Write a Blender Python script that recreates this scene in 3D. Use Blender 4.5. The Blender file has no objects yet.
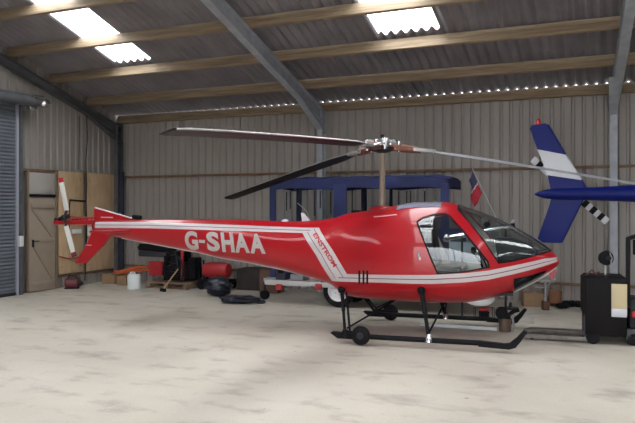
import bpy, bmesh, math, random
from mathutils import Vector, Matrix, Euler
random.seed(7)
C = bpy.context.scene.collection
PI = math.pi
# ------------------------------------------------------------------ camera model (635 x 423)
FP, HY, CH = 680.0, 207.0, 1.83            # focal length in px, horizon row, eye height
K = (-5.05, 17.2)                          # back-left corner of the hangar on the ground
A_ = math.hypot(.916, .4)
E1 = Vector((.916/A_, -.4/A_, 0)); E2 = Vector((-.4/A_, -.916/A_, 0))
def B(s, t, z=0.0):                        # building coordinates: s along the back wall, t out from it
    return Vector((K[0], K[1], 0)) + E1*s + E2*t + Vector((0, 0, z))
BROT = math.atan2(E1.y, E1.x)
def fl(x, y, z=0.0):                       # point at height z seen at pixel x, y
    Y = (CH-z)*FP/(y-HY)
    return Vector(((x-317.5)/FP*Y, Y, z))
def at(x, y, Y):
    return Vector(((x-317.5)/FP*Y, Y, CH+(HY-y)/FP*Y))

# ------------------------------------------------------------------ materials
MATS = {}
def mat(name, col, rough=.5, metal=0., bump=0., bscale=30., var=0., vscale=4., coat=0., detail=4., col2=None, stretch=None, spec=.5, emis=0.):
    if name in MATS: return MATS[name]
    m = bpy.data.materials.new(name); m.use_nodes = True; nt = m.node_tree; N = nt.nodes; L = nt.links
    b = N['Principled BSDF']; b.inputs['Roughness'].default_value = rough; b.inputs['Metallic'].default_value = metal
    b.inputs['Coat Weight'].default_value = coat; b.inputs['Coat Roughness'].default_value = .04
    b.inputs['Specular IOR Level'].default_value = spec
    c = (*col, 1); b.inputs['Base Color'].default_value = c
    tc = N.new('ShaderNodeTexCoord'); mp = N.new('ShaderNodeMapping'); L.new(tc.outputs['Object'], mp.inputs[0])
    if stretch: mp.inputs['Scale'].default_value = stretch
    nz = N.new('ShaderNodeTexNoise'); nz.inputs['Scale'].default_value = vscale; nz.inputs['Detail'].default_value = detail
    L.new(mp.outputs[0], nz.inputs['Vector'])
    mx = N.new('ShaderNodeMix'); mx.data_type = 'RGBA'
    cr = N.new('ShaderNodeValToRGB'); cr.color_ramp.elements[0].position = .35; cr.color_ramp.elements[1].position = .65
    L.new(nz.outputs['Fac'], cr.inputs[0]); L.new(cr.outputs['Color'], mx.inputs['Factor'])
    if var <= 0: var = .03
    c2 = (*col2, 1) if col2 else tuple(v*(1-var) for v in col)+(1,)
    mx.inputs['A'].default_value = c; mx.inputs['B'].default_value = c2
    L.new(mx.outputs['Result'], b.inputs['Base Color'])
    if bump > 0:
        n2 = N.new('ShaderNodeTexNoise'); n2.inputs['Scale'].default_value = bscale; n2.inputs['Detail'].default_value = 5
        L.new(mp.outputs[0], n2.inputs['Vector'])
        bp = N.new('ShaderNodeBump'); bp.inputs['Strength'].default_value = bump; bp.inputs['Distance'].default_value = .02
        L.new(n2.outputs['Fac'], bp.inputs['Height']); L.new(bp.outputs[0], b.inputs['Normal'])
    if emis: b.inputs['Emission Color'].default_value = c; b.inputs['Emission Strength'].default_value = emis
    MATS[name] = m; return m
def glass(name, tint=(.9, .93, .95), rough=.0, ior=1.45):
    m = bpy.data.materials.new(name); m.use_nodes = True; nt = m.node_tree; N = nt.nodes; L = nt.links
    N.remove(N['Principled BSDF']); out = N['Material Output']
    tr = N.new('ShaderNodeBsdfTransparent'); tr.inputs[0].default_value = (*tint, 1)
    gl = N.new('ShaderNodeBsdfGlossy'); gl.inputs['Roughness'].default_value = .02+rough
    fr = N.new('ShaderNodeFresnel'); ge = N.new('ShaderNodeNewGeometry'); mr = N.new('ShaderNodeMapRange')
    mr.inputs['To Min'].default_value = ior; mr.inputs['To Max'].default_value = 1/ior   # same reflectance from either side of the thin sheet
    L.new(ge.outputs['Backfacing'], mr.inputs[0]); L.new(mr.outputs[0], fr.inputs['IOR'])
    mx = N.new('ShaderNodeMixShader'); L.new(fr.outputs[0], mx.inputs[0]); L.new(tr.outputs[0], mx.inputs[1]); L.new(gl.outputs[0], mx.inputs[2])
    L.new(mx.outputs[0], out.inputs['Surface']); MATS[name] = m; return m
def translucent(name, col, f):
    m = bpy.data.materials.new(name); m.use_nodes = True; nt = m.node_tree; N = nt.nodes; L = nt.links
    N.remove(N['Principled BSDF']); out = N['Material Output']
    tr = N.new('ShaderNodeBsdfTransparent'); tr.inputs[0].default_value = (*col, 1)
    tl = N.new('ShaderNodeBsdfTranslucent'); tl.inputs[0].default_value = (*col, 1)
    mx = N.new('ShaderNodeMixShader'); mx.inputs[0].default_value = f
    L.new(tr.outputs[0], mx.inputs[1]); L.new(tl.outputs[0], mx.inputs[2]); L.new(mx.outputs[0], out.inputs['Surface']); MATS[name] = m; return m

RED = mat('red_paint', (.36, .003, .010), .35, coat=.45, var=.04, vscale=2, spec=.3)
WHT = mat('stripe_white', (.50, .46, .47), .35, coat=.3)
PUR = mat('stripe_line', (.2, .06, .09), .4)
BLK = mat('black_rubber', (.008, .008, .010), .6, var=.3, spec=.12)
BLG = mat('black_gloss', (.008, .008, .011), .3, spec=.25)
DGR = mat('dark_grey_metal', (.035, .036, .04), .45, metal=.3, var=.3, vscale=12, spec=.2)
STL = mat('galvanised_steel', (.36, .39, .43), .5, metal=.1, var=.2, vscale=5, bump=.1)
STD = mat('dark_steel', (.115, .12, .135), .55, metal=.3, var=.25, vscale=6)
CHR = mat('bright_metal', (.75, .75, .77), .16, metal=1.)
ALU = mat('dull_aluminium', (.45, .45, .46), .4, metal=.8, var=.15, vscale=20)
COP = mat('copper_grease', (.28, .12, .08), .45, metal=.6, var=.5, vscale=30)
MST = mat('mast_tan', (.27, .21, .16), .5, metal=.2, var=.15)
GRY = mat('light_grey_paint', (.5, .5, .5), .45)
BLU = mat('blue_paint', (.003, .010, .13), .4, spec=.18, var=.1, vscale=2)
BLW = mat('white_paint', (.5, .51, .55), .4, coat=.2)
BLT = mat('tip_black', (.006, .006, .006), .6, spec=.1)
FAB = mat('blue_canvas', (.011, .019, .095), .75, bump=.3, bscale=12, var=.3, vscale=3)
FBD = mat('navy_canvas', (.018, .022, .06), .8, var=.3, vscale=3)
WOOD = mat('pine_timber', (.29, .22, .145), .7, var=.3, vscale=3, stretch=(.6, 9, 9), bump=.15, col2=(.2, .145, .09))
RAIL = mat('brown_rail', (.2, .115, .07), .7, var=.3)
PLY = mat('plywood', (.44, .30, .17), .65, vscale=2.5, col2=(.52, .38, .24), stretch=(3, 3, .8), bump=.05)
DOORB = mat('door_buff', (.33, .27, .21), .6, var=.08)
CARD = mat('cardboard', (.3, .19, .11), .8, var=.15)
SHEET = mat('wall_sheet', (.30, .275, .255), .5, var=.08, vscale=.8, stretch=(1, 1, .2), bump=.03)
SHUT = mat('shutter_grey', (.15, .17, .2), .45, metal=.3, var=.15)
ROOF = mat('fibre_cement', (.23, .215, .23), .9, var=.25, vscale=1.3, bump=.1)
PLAS = mat('white_plastic', (.62, .66, .66), .4)
BAG = mat('bin_bag', (.010, .013, .026), .3, bump=1.0, bscale=14, var=.2)
REDM = mat('red_matt', (.4, .02, .025), .5, var=.2)
DRED = mat('dark_red', (.14, .02, .03), .5, var=.2)
ORG = mat('orange_plastic', (.6, .12, .03), .6)
BEI = mat('beige_lining', (.6, .56, .5), .7)
CRM = mat('cream_panel', (.5, .42, .26), .6)
BRN = mat('brown_wood', (.12, .06, .04), .7, var=.3)
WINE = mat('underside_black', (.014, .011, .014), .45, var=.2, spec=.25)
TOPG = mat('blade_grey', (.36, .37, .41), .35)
FORKM = mat('worn_fork_steel', (.17, .15, .13), .4, metal=.5, var=.4, vscale=8)
SEAT = mat('seat_cloth', (.03, .03, .036), .9)
LENS = mat('red_lens', (.6, .02, .02), .2, coat=.5)
GL = glass('perspex', (.86, .89, .9), ior=1.5)
CLR = glass('clear_vinyl', (.86, .88, .9), .1, 1.25)
SKYL = translucent('rooflight_sheet', (.85, .87, .88), .45)
def floor_mat():
    m = bpy.data.materials.new('concrete'); m.use_nodes = True; nt = m.node_tree; N = nt.nodes; L = nt.links
    b = N['Principled BSDF']; tc = N.new('ShaderNodeTexCoord')
    def noise(sc, det, st=None, rough=.55):
        n = N.new('ShaderNodeTexNoise'); n.inputs['Scale'].default_value = sc; n.inputs['Detail'].default_value = det; n.inputs['Roughness'].default_value = rough
        if st:
            mp = N.new('ShaderNodeMapping'); mp.inputs['Scale'].default_value = st; L.new(tc.outputs['Object'], mp.inputs[0]); L.new(mp.outputs[0], n.inputs['Vector'])
        else: L.new(tc.outputs['Object'], n.inputs['Vector'])
        return n
    def ramp(n, stops):
        r = N.new('ShaderNodeValToRGB'); e = r.color_ramp.elements
        e[0].position, e[0].color = stops[0][0], (*stops[0][1], 1); e[1].position, e[1].color = stops[-1][0], (*stops[-1][1], 1)
        for p, c in stops[1:-1]:
            q = e.new(p); q.color = (*c, 1)
        L.new(n.outputs['Fac'], r.inputs[0]); return r
    def mul(a, bb):
        x = N.new('ShaderNodeMix'); x.data_type = 'RGBA'; x.blend_type = 'MULTIPLY'; x.inputs['Factor'].default_value = 1
        L.new(a, x.inputs['A']); L.new(bb, x.inputs['B']); return x.outputs['Result']
    base = ramp(noise(.45, 5), [(.3, (.45, .41, .355)), (.5, (.53, .485, .415)), (.7, (.60, .555, .49))])
    blot = ramp(noise(1.7, 6, (1, 1.6, 1)), [(.30, (.64, .62, .61)), (.47, (.96, .96, .96)), (.7, (1, 1, 1))])
    spot = ramp(noise(7, 3, (1, .7, 1), .6), [(.24, (.45, .42, .4)), (.31, (.98, .98, .98)), (.7, (1, 1, 1))])
    fine = ramp(noise(45, 4), [(.3, (.93, .93, .93)), (.6, (1.03, 1.03, 1.03))])
    c = mul(mul(mul(base.outputs[0], blot.outputs[0]), spot.outputs[0]), fine.outputs[0])
    L.new(c, b.inputs['Base Color'])
    rr = N.new('ShaderNodeMapRange'); rr.inputs['To Min'].default_value = .42; rr.inputs['To Max'].default_value = .68
    L.new(noise(.9, 4).outputs['Fac'], rr.inputs[0]); L.new(rr.outputs[0], b.inputs['Roughness'])
    bp = N.new('ShaderNodeBump'); bp.inputs['Strength'].default_value = .15; bp.inputs['Distance'].default_value = .01
    L.new(noise(20, 5).outputs['Fac'], bp.inputs['Height']); L.new(bp.outputs[0], b.inputs['Normal'])
    MATS['concrete'] = m; return m
CONC = floor_mat()

# ------------------------------------------------------------------ mesh builder
class MB:
    def __init__(s): s.v = []; s.f = []; s.m = []; s.mats = []
    def mi(s, m):
        if m not in s.mats: s.mats.append(m)
        return s.mats.index(m)
    def add(s, vs, fs, m):
        o = len(s.v); s.v += [tuple(v) for v in vs]; i = s.mi(m)
        for f in fs: s.f.append([o+k for k in f]); s.m.append(i)
        return s
    def box(s, c, d, m, rot=None, bev=.0):
        c = Vector(c); x, y, z = [k/2 for k in d]
        b = min(bev, x*.9, y*.9, z*.9)
        if b > 0:
            bm = bmesh.new(); bmesh.ops.create_cube(bm, size=1)
            for v in bm.verts: v.co = Vector((v.co.x*d[0], v.co.y*d[1], v.co.z*d[2]))
            bmesh.ops.bevel(bm, geom=bm.edges[:], offset=b, segments=2, affect='EDGES', profile=.5)
            vs = [v.co.copy() for v in bm.verts]; bm.verts.index_update(); fs = [[v.index for v in f.verts] for f in bm.faces]; bm.free()
        else:
            vs = [Vector((i*x, j*y, k*z)) for i in (-1, 1) for j in (-1, 1) for k in (-1, 1)]
            fs = [(0, 1, 3, 2), (4, 6, 7, 5), (0, 4, 5, 1), (2, 3, 7, 6), (0, 2, 6, 4), (1, 5, 7, 3)]
        if rot is not None:
            R = rot if isinstance(rot, Matrix) else Euler(rot).to_matrix()
            vs = [R @ v for v in vs]
        return s.add([v+c for v in vs], fs, m)
    def bar(s, p, q, w, h, m, up=(0, 0, 1), bev=0.):
        p, q = Vector(p), Vector(q); d = (q-p); L = d.length; d.normalize(); up = Vector(up)
        sd = up.cross(d)
        if sd.length < 1e-4: sd = Vector((1, 0, 0)).cross(d)
        sd.normalize(); u2 = d.cross(sd)
        return s.box((p+q)/2, (L, w, h), m, Matrix((d, sd, u2)).transposed(), bev)
    def tube(s, pts, r, m, n=12, cap=True):
        pts = [Vector(p) for p in pts]; rs = r if isinstance(r, (list, tuple)) else [r]*len(pts)
        vs = []; fs = []; prev = None
        for i, p in enumerate(pts):
            d = (pts[min(i+1, len(pts)-1)]-pts[max(i-1, 0)]).normalized()
            if prev is None:
                a = Vector((0, 0, 1)) if abs(d.z) < .9 else Vector((1, 0, 0))
                x = d.cross(a).normalized()
            else: x = (prev-d*prev.dot(d)).normalized()
            prev = x; y = d.cross(x)
            for k in range(n): a = 2*PI*k/n; vs.append(p+(x*math.cos(a)+y*math.sin(a))*rs[i])
        for i in range(len(pts)-1):
            for k in range(n): k2 = (k+1) % n; fs.append((i*n+k, i*n+k2, (i+1)*n+k2, (i+1)*n+k))
        if cap: fs.append(tuple(range(n))[::-1]); fs.append(tuple((len(pts)-1)*n+k for k in range(n)))
        return s.add(vs, fs, m)
    def lathe(s, o, ax, prof, m, n=28, cap=True):       # prof: (distance along axis, radius)
        o = Vector(o); ax = Vector(ax).normalized()
        return s.tube_prof(o, ax, prof, m, n, cap)
    def tube_prof(s, o, ax, prof, m, n, cap=True):
        a = Vector((0, 0, 1)) if abs(ax.z) < .9 else Vector((1, 0, 0)); x = ax.cross(a).normalized(); y = ax.cross(x)
        vs = []; fs = []
        for h, r in prof:
            for k in range(n): t = 2*PI*k/n; vs.append(o+ax*h+(x*math.cos(t)+y*math.sin(t))*max(r, 1e-4))
        for i in range(len(prof)-1):
            for k in range(n): k2 = (k+1) % n; fs.append((i*n+k, i*n+k2, (i+1)*n+k2, (i+1)*n+k))
        if cap: fs.append(tuple(range(n))[::-1]); fs.append(tuple((len(prof)-1)*n+k for k in range(n)))
        return s.add(vs, fs, m)
    def prism(s, poly, off, m, m_edge=None):  # poly: 3D points, off: extrusion vector (centred)
        off = Vector(off)/2; n = len(poly); P = [Vector(p) for p in poly]
        vs = [p-off for p in P]+[p+off for p in P]
        s.add(vs, [tuple(range(n))[::-1], tuple(range(n, 2*n))], m)
        return s.add(vs, [(i, (i+1) % n, n+(i+1) % n, n+i) for i in range(n)], m_edge or m)
    def ell(s, c, r, m, rot=None, n=20, jit=0., seed=0):
        rnd = random.Random(seed); vs = []; fs = []; h = n//2
        for i in range(h+1):
            a = -PI/2+PI*i/h
            for k in range(n):
                b = 2*PI*k/n; j = 1+jit*(rnd.random()-.5) if 0 < i < h else 1
                v = Vector((math.cos(a)*math.cos(b)*r[0]*j, math.cos(a)*math.sin(b)*r[1]*j, math.sin(a)*r[2]*j))
                if rot is not None: v = Euler(rot).to_matrix() @ v
                vs.append(v+Vector(c))
        for i in range(h):
            for k in range(n): fs.append((i*n+k, i*n+(k+1) % n, (i+1)*n+(k+1) % n, (i+1)*n+k))
        return s.add(vs, fs, m)
    def build(s, name, parent=None, smooth=35, loc=None, rotz=None, fix=True, mods=None):
        me = bpy.data.meshes.new(name); me.from_pydata(s.v, [], s.f)
        for m in s.mats: me.materials.append(m)
        for p, i in zip(me.polygons, s.m): p.material_index = i
        bm = bmesh.new(); bm.from_mesh(me); bmesh.ops.remove_doubles(bm, verts=bm.verts, dist=1e-5)
        if fix: bmesh.ops.recalc_face_normals(bm, faces=bm.faces)
        bm.to_mesh(me); bm.free()
        if smooth: me.shade_smooth(); me.set_sharp_from_angle(angle=math.radians(smooth))
        o = bpy.data.objects.new(name, me); C.objects.link(o)
        if parent: o.parent = parent
        if loc is not None: o.location = loc
        if rotz is not None: o.rotation_euler = (0, 0, rotz)
        return o
def tag(o, label=None, cat=None, group=None, kind=None):
    if label: o['label'] = label
    if cat: o['category'] = cat
    if group: o['group'] = group
    if kind: o['kind'] = kind
    return o
def thing(name, loc, rotz, label, cat, group=None):
    o = bpy.data.objects.new(name, None); C.objects.link(o); o.location = loc; o.rotation_euler = (0, 0, rotz); o.empty_display_size = .2
    return tag(o, label, cat, group)
def struct(o): o['kind'] = 'structure'; return o
def copy_tree(o, parent=None):
    c = o.copy(); C.objects.link(c)
    if parent: c.parent = parent
    for ch in list(o.children): copy_tree(ch, c)
    return c
def text_mesh(body, bold=.0):
    cu = bpy.data.curves.new('lettering', 'FONT'); cu.body = body; cu.offset = bold; cu.resolution_u = 4
    o = bpy.data.objects.new('lettering', cu); C.objects.link(o)
    bpy.context.view_layer.update()
    me = bpy.data.meshes.new_from_object(o.evaluated_get(bpy.context.evaluated_depsgraph_get()))
    bpy.data.objects.remove(o); bpy.data.curves.remove(cu)
    bm = bmesh.new(); bm.from_mesh(me); bmesh.ops.triangulate(bm, faces=bm.faces[:])
    for _ in range(2): bmesh.ops.subdivide_edges(bm, edges=[e for e in bm.edges if e.calc_length() > .12], cuts=1); bmesh.ops.triangulate(bm, faces=bm.faces[:])
    xs = [v.co.x for v in bm.verts]; ys = [v.co.y for v in bm.verts]; x0, x1, y0, y1 = min(xs), max(xs), min(ys), max(ys)
    bm.verts.index_update()
    vs = [((v.co.x-x0)/(x1-x0), (v.co.y-y0)/(y1-y0)) for v in bm.verts]; fs = [[v.index for v in f.verts] for f in bm.faces]
    bm.free(); return vs, fs

# ================================================================== THE HANGAR
EAVE, SL, RIDGE, LEN, DEP = 4.12, .30, 9.0, 23.0, 18.0
def roofz(t): return EAVE+SL*t if t <= RIDGE else EAVE+SL*(2*RIDGE-t)
def building(name, fn):      # object with its origin in the hangar corner, axes along the walls
    mb = MB(); fn(mb); o = mb.build(name, loc=(K[0], K[1], 0), rotz=BROT); return o
# in this local frame: x = s, y = -t
def floor_fn(mb):
    mb.box((LEN/2, -DEP/2, -.1), (LEN+.4, DEP+.4, .2), CONC)
struct(building('floor', floor_fn))
yard = MB(); yard.box((11, -50, -.18), (120, 60, .2), mat('yard_gravel', (.3, .29, .27), .9, var=.3)); g = yard.build('ground_yard', loc=(K[0], K[1], 0), rotz=BROT); struct(g)
def trap(mb, x0, x1, top, axis, z0=0., pitch=.19, dep=.032, sgn=1, gap=None):
    # trapezoidal wall cladding: ribs run vertically
    prof = []; x = x0
    while x < x1-1e-6:
        for dx, d in ((0, 0), (.115, 0), (.135, 1), (.168, 1)):
            if x+dx < x1: prof.append((x+dx, d*dep))
        x += pitch
    prof.append((x1, 0))
    vs = []
    for a, d in prof:
        p = (a, d*sgn) if axis == 'x' else (d*sgn, -a)
        vs += [(p[0], p[1], z0), (p[0], p[1], top(a))]
    n = len(prof)
    mb.add(vs, [(2*i, 2*i+2, 2*i+3, 2*i+1) for i in range(n-1)], SHEET)
struct(building('wall_back', lambda mb: trap(mb, 0, LEN, lambda a: EAVE-.035, 'x')))
struct(building('wall_left', lambda mb: trap(mb, 0, DEP, lambda a: roofz(a)+.02, 'y', sgn=-1)))
def wr(mb):
    trap(mb, 0, DEP, lambda a: roofz(a)+.02, 'y', sgn=1); mb.v = [(v[0]+LEN, v[1], v[2]) for v in mb.v]
struct(building('wall_right', wr))
def wf(mb):
    for a, b in ((0, 7.0), (16.0, LEN)):
        m2 = MB(); trap(m2, a, b, lambda q: EAVE-.06, 'x', sgn=-1); mb.add([(v[0], v[1]-DEP, v[2]) for v in m2.v], m2.f, SHEET)
struct(building('wall_front', wf))
# corrugated roof with rooflight strips
WP = .18; NW = int(LEN/WP)+2
sky_s = [(1.98, 2.9), (7.82, 8.8), (13.7, 14.6), (19.4, 20.35)]
sky_s = [(round(a/WP)*WP, round(b/WP)*WP) for a, b in sky_s]
def corr(mb, s0, s1, t0, t1, m, lift=0.):
    n = max(1, round((s1-s0)/WP))*8; vs = []
    for i in range(n+1):
        s = s0+(s1-s0)*i/n; a = .038*math.sin(2*PI*s/WP)
        vs += [(s, -t0, roofz(t0)+a+lift), (s, -t1, roofz(t1)+a+lift)]
    mb.add(vs, [(2*i, 2*i+1, 2*i+3, 2*i+2) for i in range(n)], m)
def roof_fn(mb):
    S0, S1 = -1*WP, NW*WP
    for (ta, tb) in ((-.04, 2.45), (8.5, RIDGE), (RIDGE, 9.5), (15.55, DEP+.04)): corr(mb, S0, S1, ta, tb, ROOF)
    edges = [S0]+[e for p in sky_s for e in p]+[S1]
    for (ta, tb) in ((2.45, 8.5), (9.5, 15.55)):
        for i in range(0, len(edges), 2): corr(mb, edges[i], edges[i+1], ta, tb, ROOF)
struct(building('ceiling', roof_fn))
k = 1
for (a, b) in sky_s:
    for (ta, tb) in ((2.45, 8.5), (9.5, 15.55)):
        struct(building('window_%d' % k, lambda mb: corr(mb, a, b, ta, tb, SKYL))); k += 1
# timber purlins, each a straight length on the steel frames
n_tr = [0]
def trim(fn):
    n_tr[0] += 1; return struct(building('trim_%d' % n_tr[0], fn))
sl = math.atan(SL)
for t in (.06, 1.15, 2.3, 3.45, 4.6, 5.75, 6.9, 8.05):
    for side in (0, 1):
        tt = t if side == 0 else DEP-t
        w, h = .07, .2
        zc = roofz(tt)-.036-h/2+(.012 if t < .1 else -.008)
        trim(lambda mb: mb.box((LEN/2, -tt, zc), (LEN-.1, w, h), WOOD, (sl if side else -sl, 0, 0), .004))
# steel portal frames: universal beams for rafters and columns
def ibeam(mb, p, q, d, w, m, up, tf=.014):
    p, q, up = Vector(p), Vector(q), Vector(up).normalized()
    ax = (q-p).normalized(); up = (up-ax*up.dot(ax)).normalized()
    mb.bar(p+up*(d/2-tf/2), q+up*(d/2-tf/2), w, tf, m, up); mb.bar(p-up*(d/2-tf/2), q-up*(d/2-tf/2), w, tf, m, up)
    mb.bar(p, q, .012, d-2*tf, m, up)
for s in (.16, 5.68, 11.5, 17.3, LEN-.16):
    q_ = .065 if s == 11.5 else 0.0     # this frame stands a few degrees out of square
    top = lambda t: roofz(t)-.24-(.09 if (s < 1 or s > LEN-1) else 0)
    def frame(mb, s=s):
        gb = s < 1 or s > LEN-1; d = .17 if gb else .26; sm_ = STD if gb else STL; lo = .09 if gb else 0.
        for a, b in ((.1, RIDGE), (DEP-.1, RIDGE)):
            ibeam(mb, (s+q_*a, -a, top(a)-d/2), (s+q_*min(b, 18-b), -b, top(b)-d/2), d, .15, sm_, (0, 0, 1)) if a < 1 else ibeam(mb, (s, -a, top(a)-d/2), (s+q_*9, -b, top(b)-d/2), d, .15, sm_, (0, 0, 1))
            c = 1.3 if a < 1 else DEP-1.3      # haunch
            mb.prism([(s, -a, top(a)-d), (s, -c, top(c)-d), (s, -a, top(a)-d-.22)], (.012, 0, 0), sm_)
            mb.bar((s, -a, top(a)-d-.22), (s, -c, top(c)-d), .15, .014, sm_)
    trim(frame)
    trim(lambda mb: ibeam(mb, (s, -.17, 0), (s, -.17, EAVE-.2), .2, .13, STD if s < 1 else STL, (0, 1, 0)))
    trim(lambda mb: ibeam(mb, (s, -DEP+.17, 0), (s, -DEP+.17, EAVE-.2), .2, .13, STD if s < 1 else STL, (0, 1, 0)))
# sheeting rails
for z in (2.58, .37):
    trim(lambda mb: mb.box((LEN/2, -.05, z), (LEN-.1, .06, .05), RAIL, None, .003))
trim(lambda mb: mb.box((.06, -3.02, 2.62), (.05, 1.9, .055), RAIL, None, .003))
trim(lambda mb: mb.box((.05, -1.35, .27), (.05, 2.3, .05), RAIL, None, .003))

# roller shutter door (door_1)
d1 = thing('door_1', B(.12, 0), BROT, None, None); struct(d1)
mb = MB(); vs = []; n = 0; T0, T1 = 3.32, 7.6; z = .02; prof = []
while z < 3.95:
    for dz, d in ((0, 0), (.012, .012), (.035, .02), (.058, .012), (.07, 0)): prof.append((z+dz, d))
    z += .075
for z, d in prof: vs += [(d, -T0, z), (d, -T1, z)]
mb.add(vs, [(2*i, 2*i+1, 2*i+3, 2*i+2) for i in range(len(prof)-1)], SHUT); mb.build('shutter_curtain', d1)
mb = MB(); mb.box((0, -(T0+T1)/2, .035), (.05, T1-T0, .07), DGR, None, .005); mb.build('bottom_rail', d1)
for t in (T0-.06, T1+.06):
    mb = MB(); mb.box((.02, -t, 2.05), (.09, .14, 4.1), mat('guide_grey', (.34, .35, .41), .45, metal=.1), None, .006); mb.box((.09, -t+(.0), 2.05), (.05, .06, 4.08), STD); mb.build('guide_rail', d1)
mb = MB(); mb.lathe((.3, -3.0, 4.03), (0, -1, 0), [(0, .0), (0, .09), (.12, .09), (.12, .11), (.16, .11), (.16, .12), (5.0, .12), (5.0, 0)], STD, 24)
mb.lathe((.3, -2.74, 4.03), (0, -1, 0), [(0, 0), (0, .08), (.08, .1), (.16, .1), (.2, .06), (.28, .06), (.28, 0)], CHR, 16); mb.build('shutter_barrel', d1)
mb = MB(); mb.box((.22, -3.08, 4.0), (.22, .06, .26), STD, None, .01); mb.box((.4, -3.1, 4.12), (.08, .3, .06), CHR, (.0, .5, 0), .02); mb.box((.3, -3.2, 3.87), (.12, .16, .08), CHR, None, .02); mb.build('barrel_bracket', d1)
mb = MB(); mb.box((.1, -3.27, 1.12), (.07, .1, .22), PLAS, None, .01); o = mb.build('switch_box', d1); o['label'] = 'pale switch box on the shutter guide'

# ledged personnel door (door_2)
d2 = thing('door_2', B(.05, 0), BROT, None, None); struct(d2)
mb = MB(); ya, yb = -2.2, -2.94
mb.box((.03, (ya+yb)/2, 1.03), (.04, abs(ya-yb), 2.02), DOORB, None, .004)
mb.build('door_leaf', d2)
dk = mat('door_brace', (.29, .235, .18), .6)
for zz in (.18, 1.12, 1.86):
    mb = MB(); mb.box((.062, (ya+yb)/2, zz), (.025, .66, .09), DOORB, None, .004); mb.build('ledge', d2)
for (z0, z1) in ((.25, 1.05), (1.18, 1.8)):
    mb = MB(); mb.bar((.062, ya-.08, z0), (.062, yb+.08, z1), .02, .07, dk, (0, 1, 0)); mb.build('brace', d2)
mb = MB(); mb.box((.09, yb+.07, 1.05), (.03, .04, .16), BLK, None, .008); mb.tube([(.1, yb+.07, 1.1), (.13, yb+.07, 1.1), (.13, yb+.2, 1.1)], .01, BLK); mb.build('door_handle', d2)
for y_ in (ya+.03, yb-.03):
    mb = MB(); mb.box((.03, y_, 1.32), (.07, .05, 2.6), mat('frame_brown', (.2, .15, .11), .6), None, .004); mb.build('door_jamb', d2)
mb = MB(); mb.box((.02, (ya+yb)/2, 2.34), (.03, abs(ya-yb), .46), mat('infill_grey', (.4, .38, .35), .6), None, .004); mb.build('over_panel', d2)
mb = MB(); mb.box((.05, (ya+yb)/2, 2.075), (.06, abs(ya-yb), .05), BLK, None, .003); mb.build('door_head', d2)

# plywood boards on the left wall
for i, (t0, t1, lb) in enumerate(((1.33, 2.1, 'plywood board fixed to the wall beside the buff door'), (.16, 1.22, 'wider plywood board fixed to the wall nearest the back corner'))):
    o = thing('plywood_board', B(.09, (t0+t1)/2, .32), BROT, lb, 'board', None)
    mb = MB(); mb.box((0, 0, 1.16), (.02, t1-t0, 2.32), PLY, None, .002)
    mb.build('board_face', o)
    for yy in (-(t1-t0)/2+.1, (t1-t0)/2-.1):
        for zz in (.15, 1.15, 2.15):
            mb = MB(); mb.lathe((.01, yy, zz), (1, 0, 0), [(0, .012), (.004, .01), (.004, 0)], DGR, 10); mb.build('screw', o)
def wl(t, z, d=.12): return B(d, t, z)
o = thing('socket_box', wl(1.13, 1.25, .14), BROT, 'white socket box on the plywood behind the tail rotor', 'socket')
mb = MB(); mb.box((0, 0, 0), (.06, .17, .22), PLAS, None, .012); mb.build('casing', o)
mb = MB(); mb.box((.032, 0, .02), (.012, .09, .09), GRY, None, .004); mb.build('socket_plate', o)
mb = MB(); mb.box((0, 0, 0), (.06, .26, .1), PLAS, None, .012); tag(mb.build('switch_box', loc=wl(1.58, 1.27, .14), rotz=BROT), 'low white switch box left of the larger socket box', 'switch')
mb = MB(); pts = [wl(1.24, 4.0), wl(1.22, 3.4), wl(1.27, 2.9), wl(1.24, 2.4), wl(1.26, 1.9), wl(1.25, 1.3), wl(1.26, .7), wl(1.3, .1)]
mb.tube(pts, .011, BLK, 8); tag(mb.build('black_cable'), 'long black cable hanging down the left wall between the plywood boards', 'cable')
mb = MB(); mb.tube([wl(1.45, 3.95, .1), wl(1.45, 3.9, .1), wl(1.48, 2.7, .1), wl(1.3, 2.66, .1)], .007, BLK, 8); tag(mb.build('thin_cable'), 'thin dark cable dropping down the sheeting above the plywood', 'cable')
mb = MB(); mb.tube([wl(1.28, 1.97), wl(1.4, 1.97), wl(1.78, 1.99)], .016, BLK, 8); mb.tube([wl(1.78, 2.0), wl(1.8, 1.5), wl(1.8, 1.0)], .012, BLK, 8); tag(mb.build('black_hose'), 'short black pipe fixed across the left plywood board', 'pipe')
mb = MB(); mb.tube([wl(2.1, .72), wl(1.85, .66), wl(1.6, .65), wl(1.38, .69), wl(1.31, .70)], .013, REDM, 8); tag(mb.build('red_cord'), 'thin red cord sagging across the lower plywood board', 'cord')
mb = MB(); mb.lathe(wl(1.35, 2.68, .13), (0, 0, 1), [(0, 0), (0, .045), (.08, .045), (.08, 0)], STD, 12)
# dark steel corner post
trim(lambda mb: mb.box((.30, -.2, 1.35), (.07, .07, 2.7), mat('corner_blue', (.035, .045, .075), .5, metal=.3), None, .004))

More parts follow.
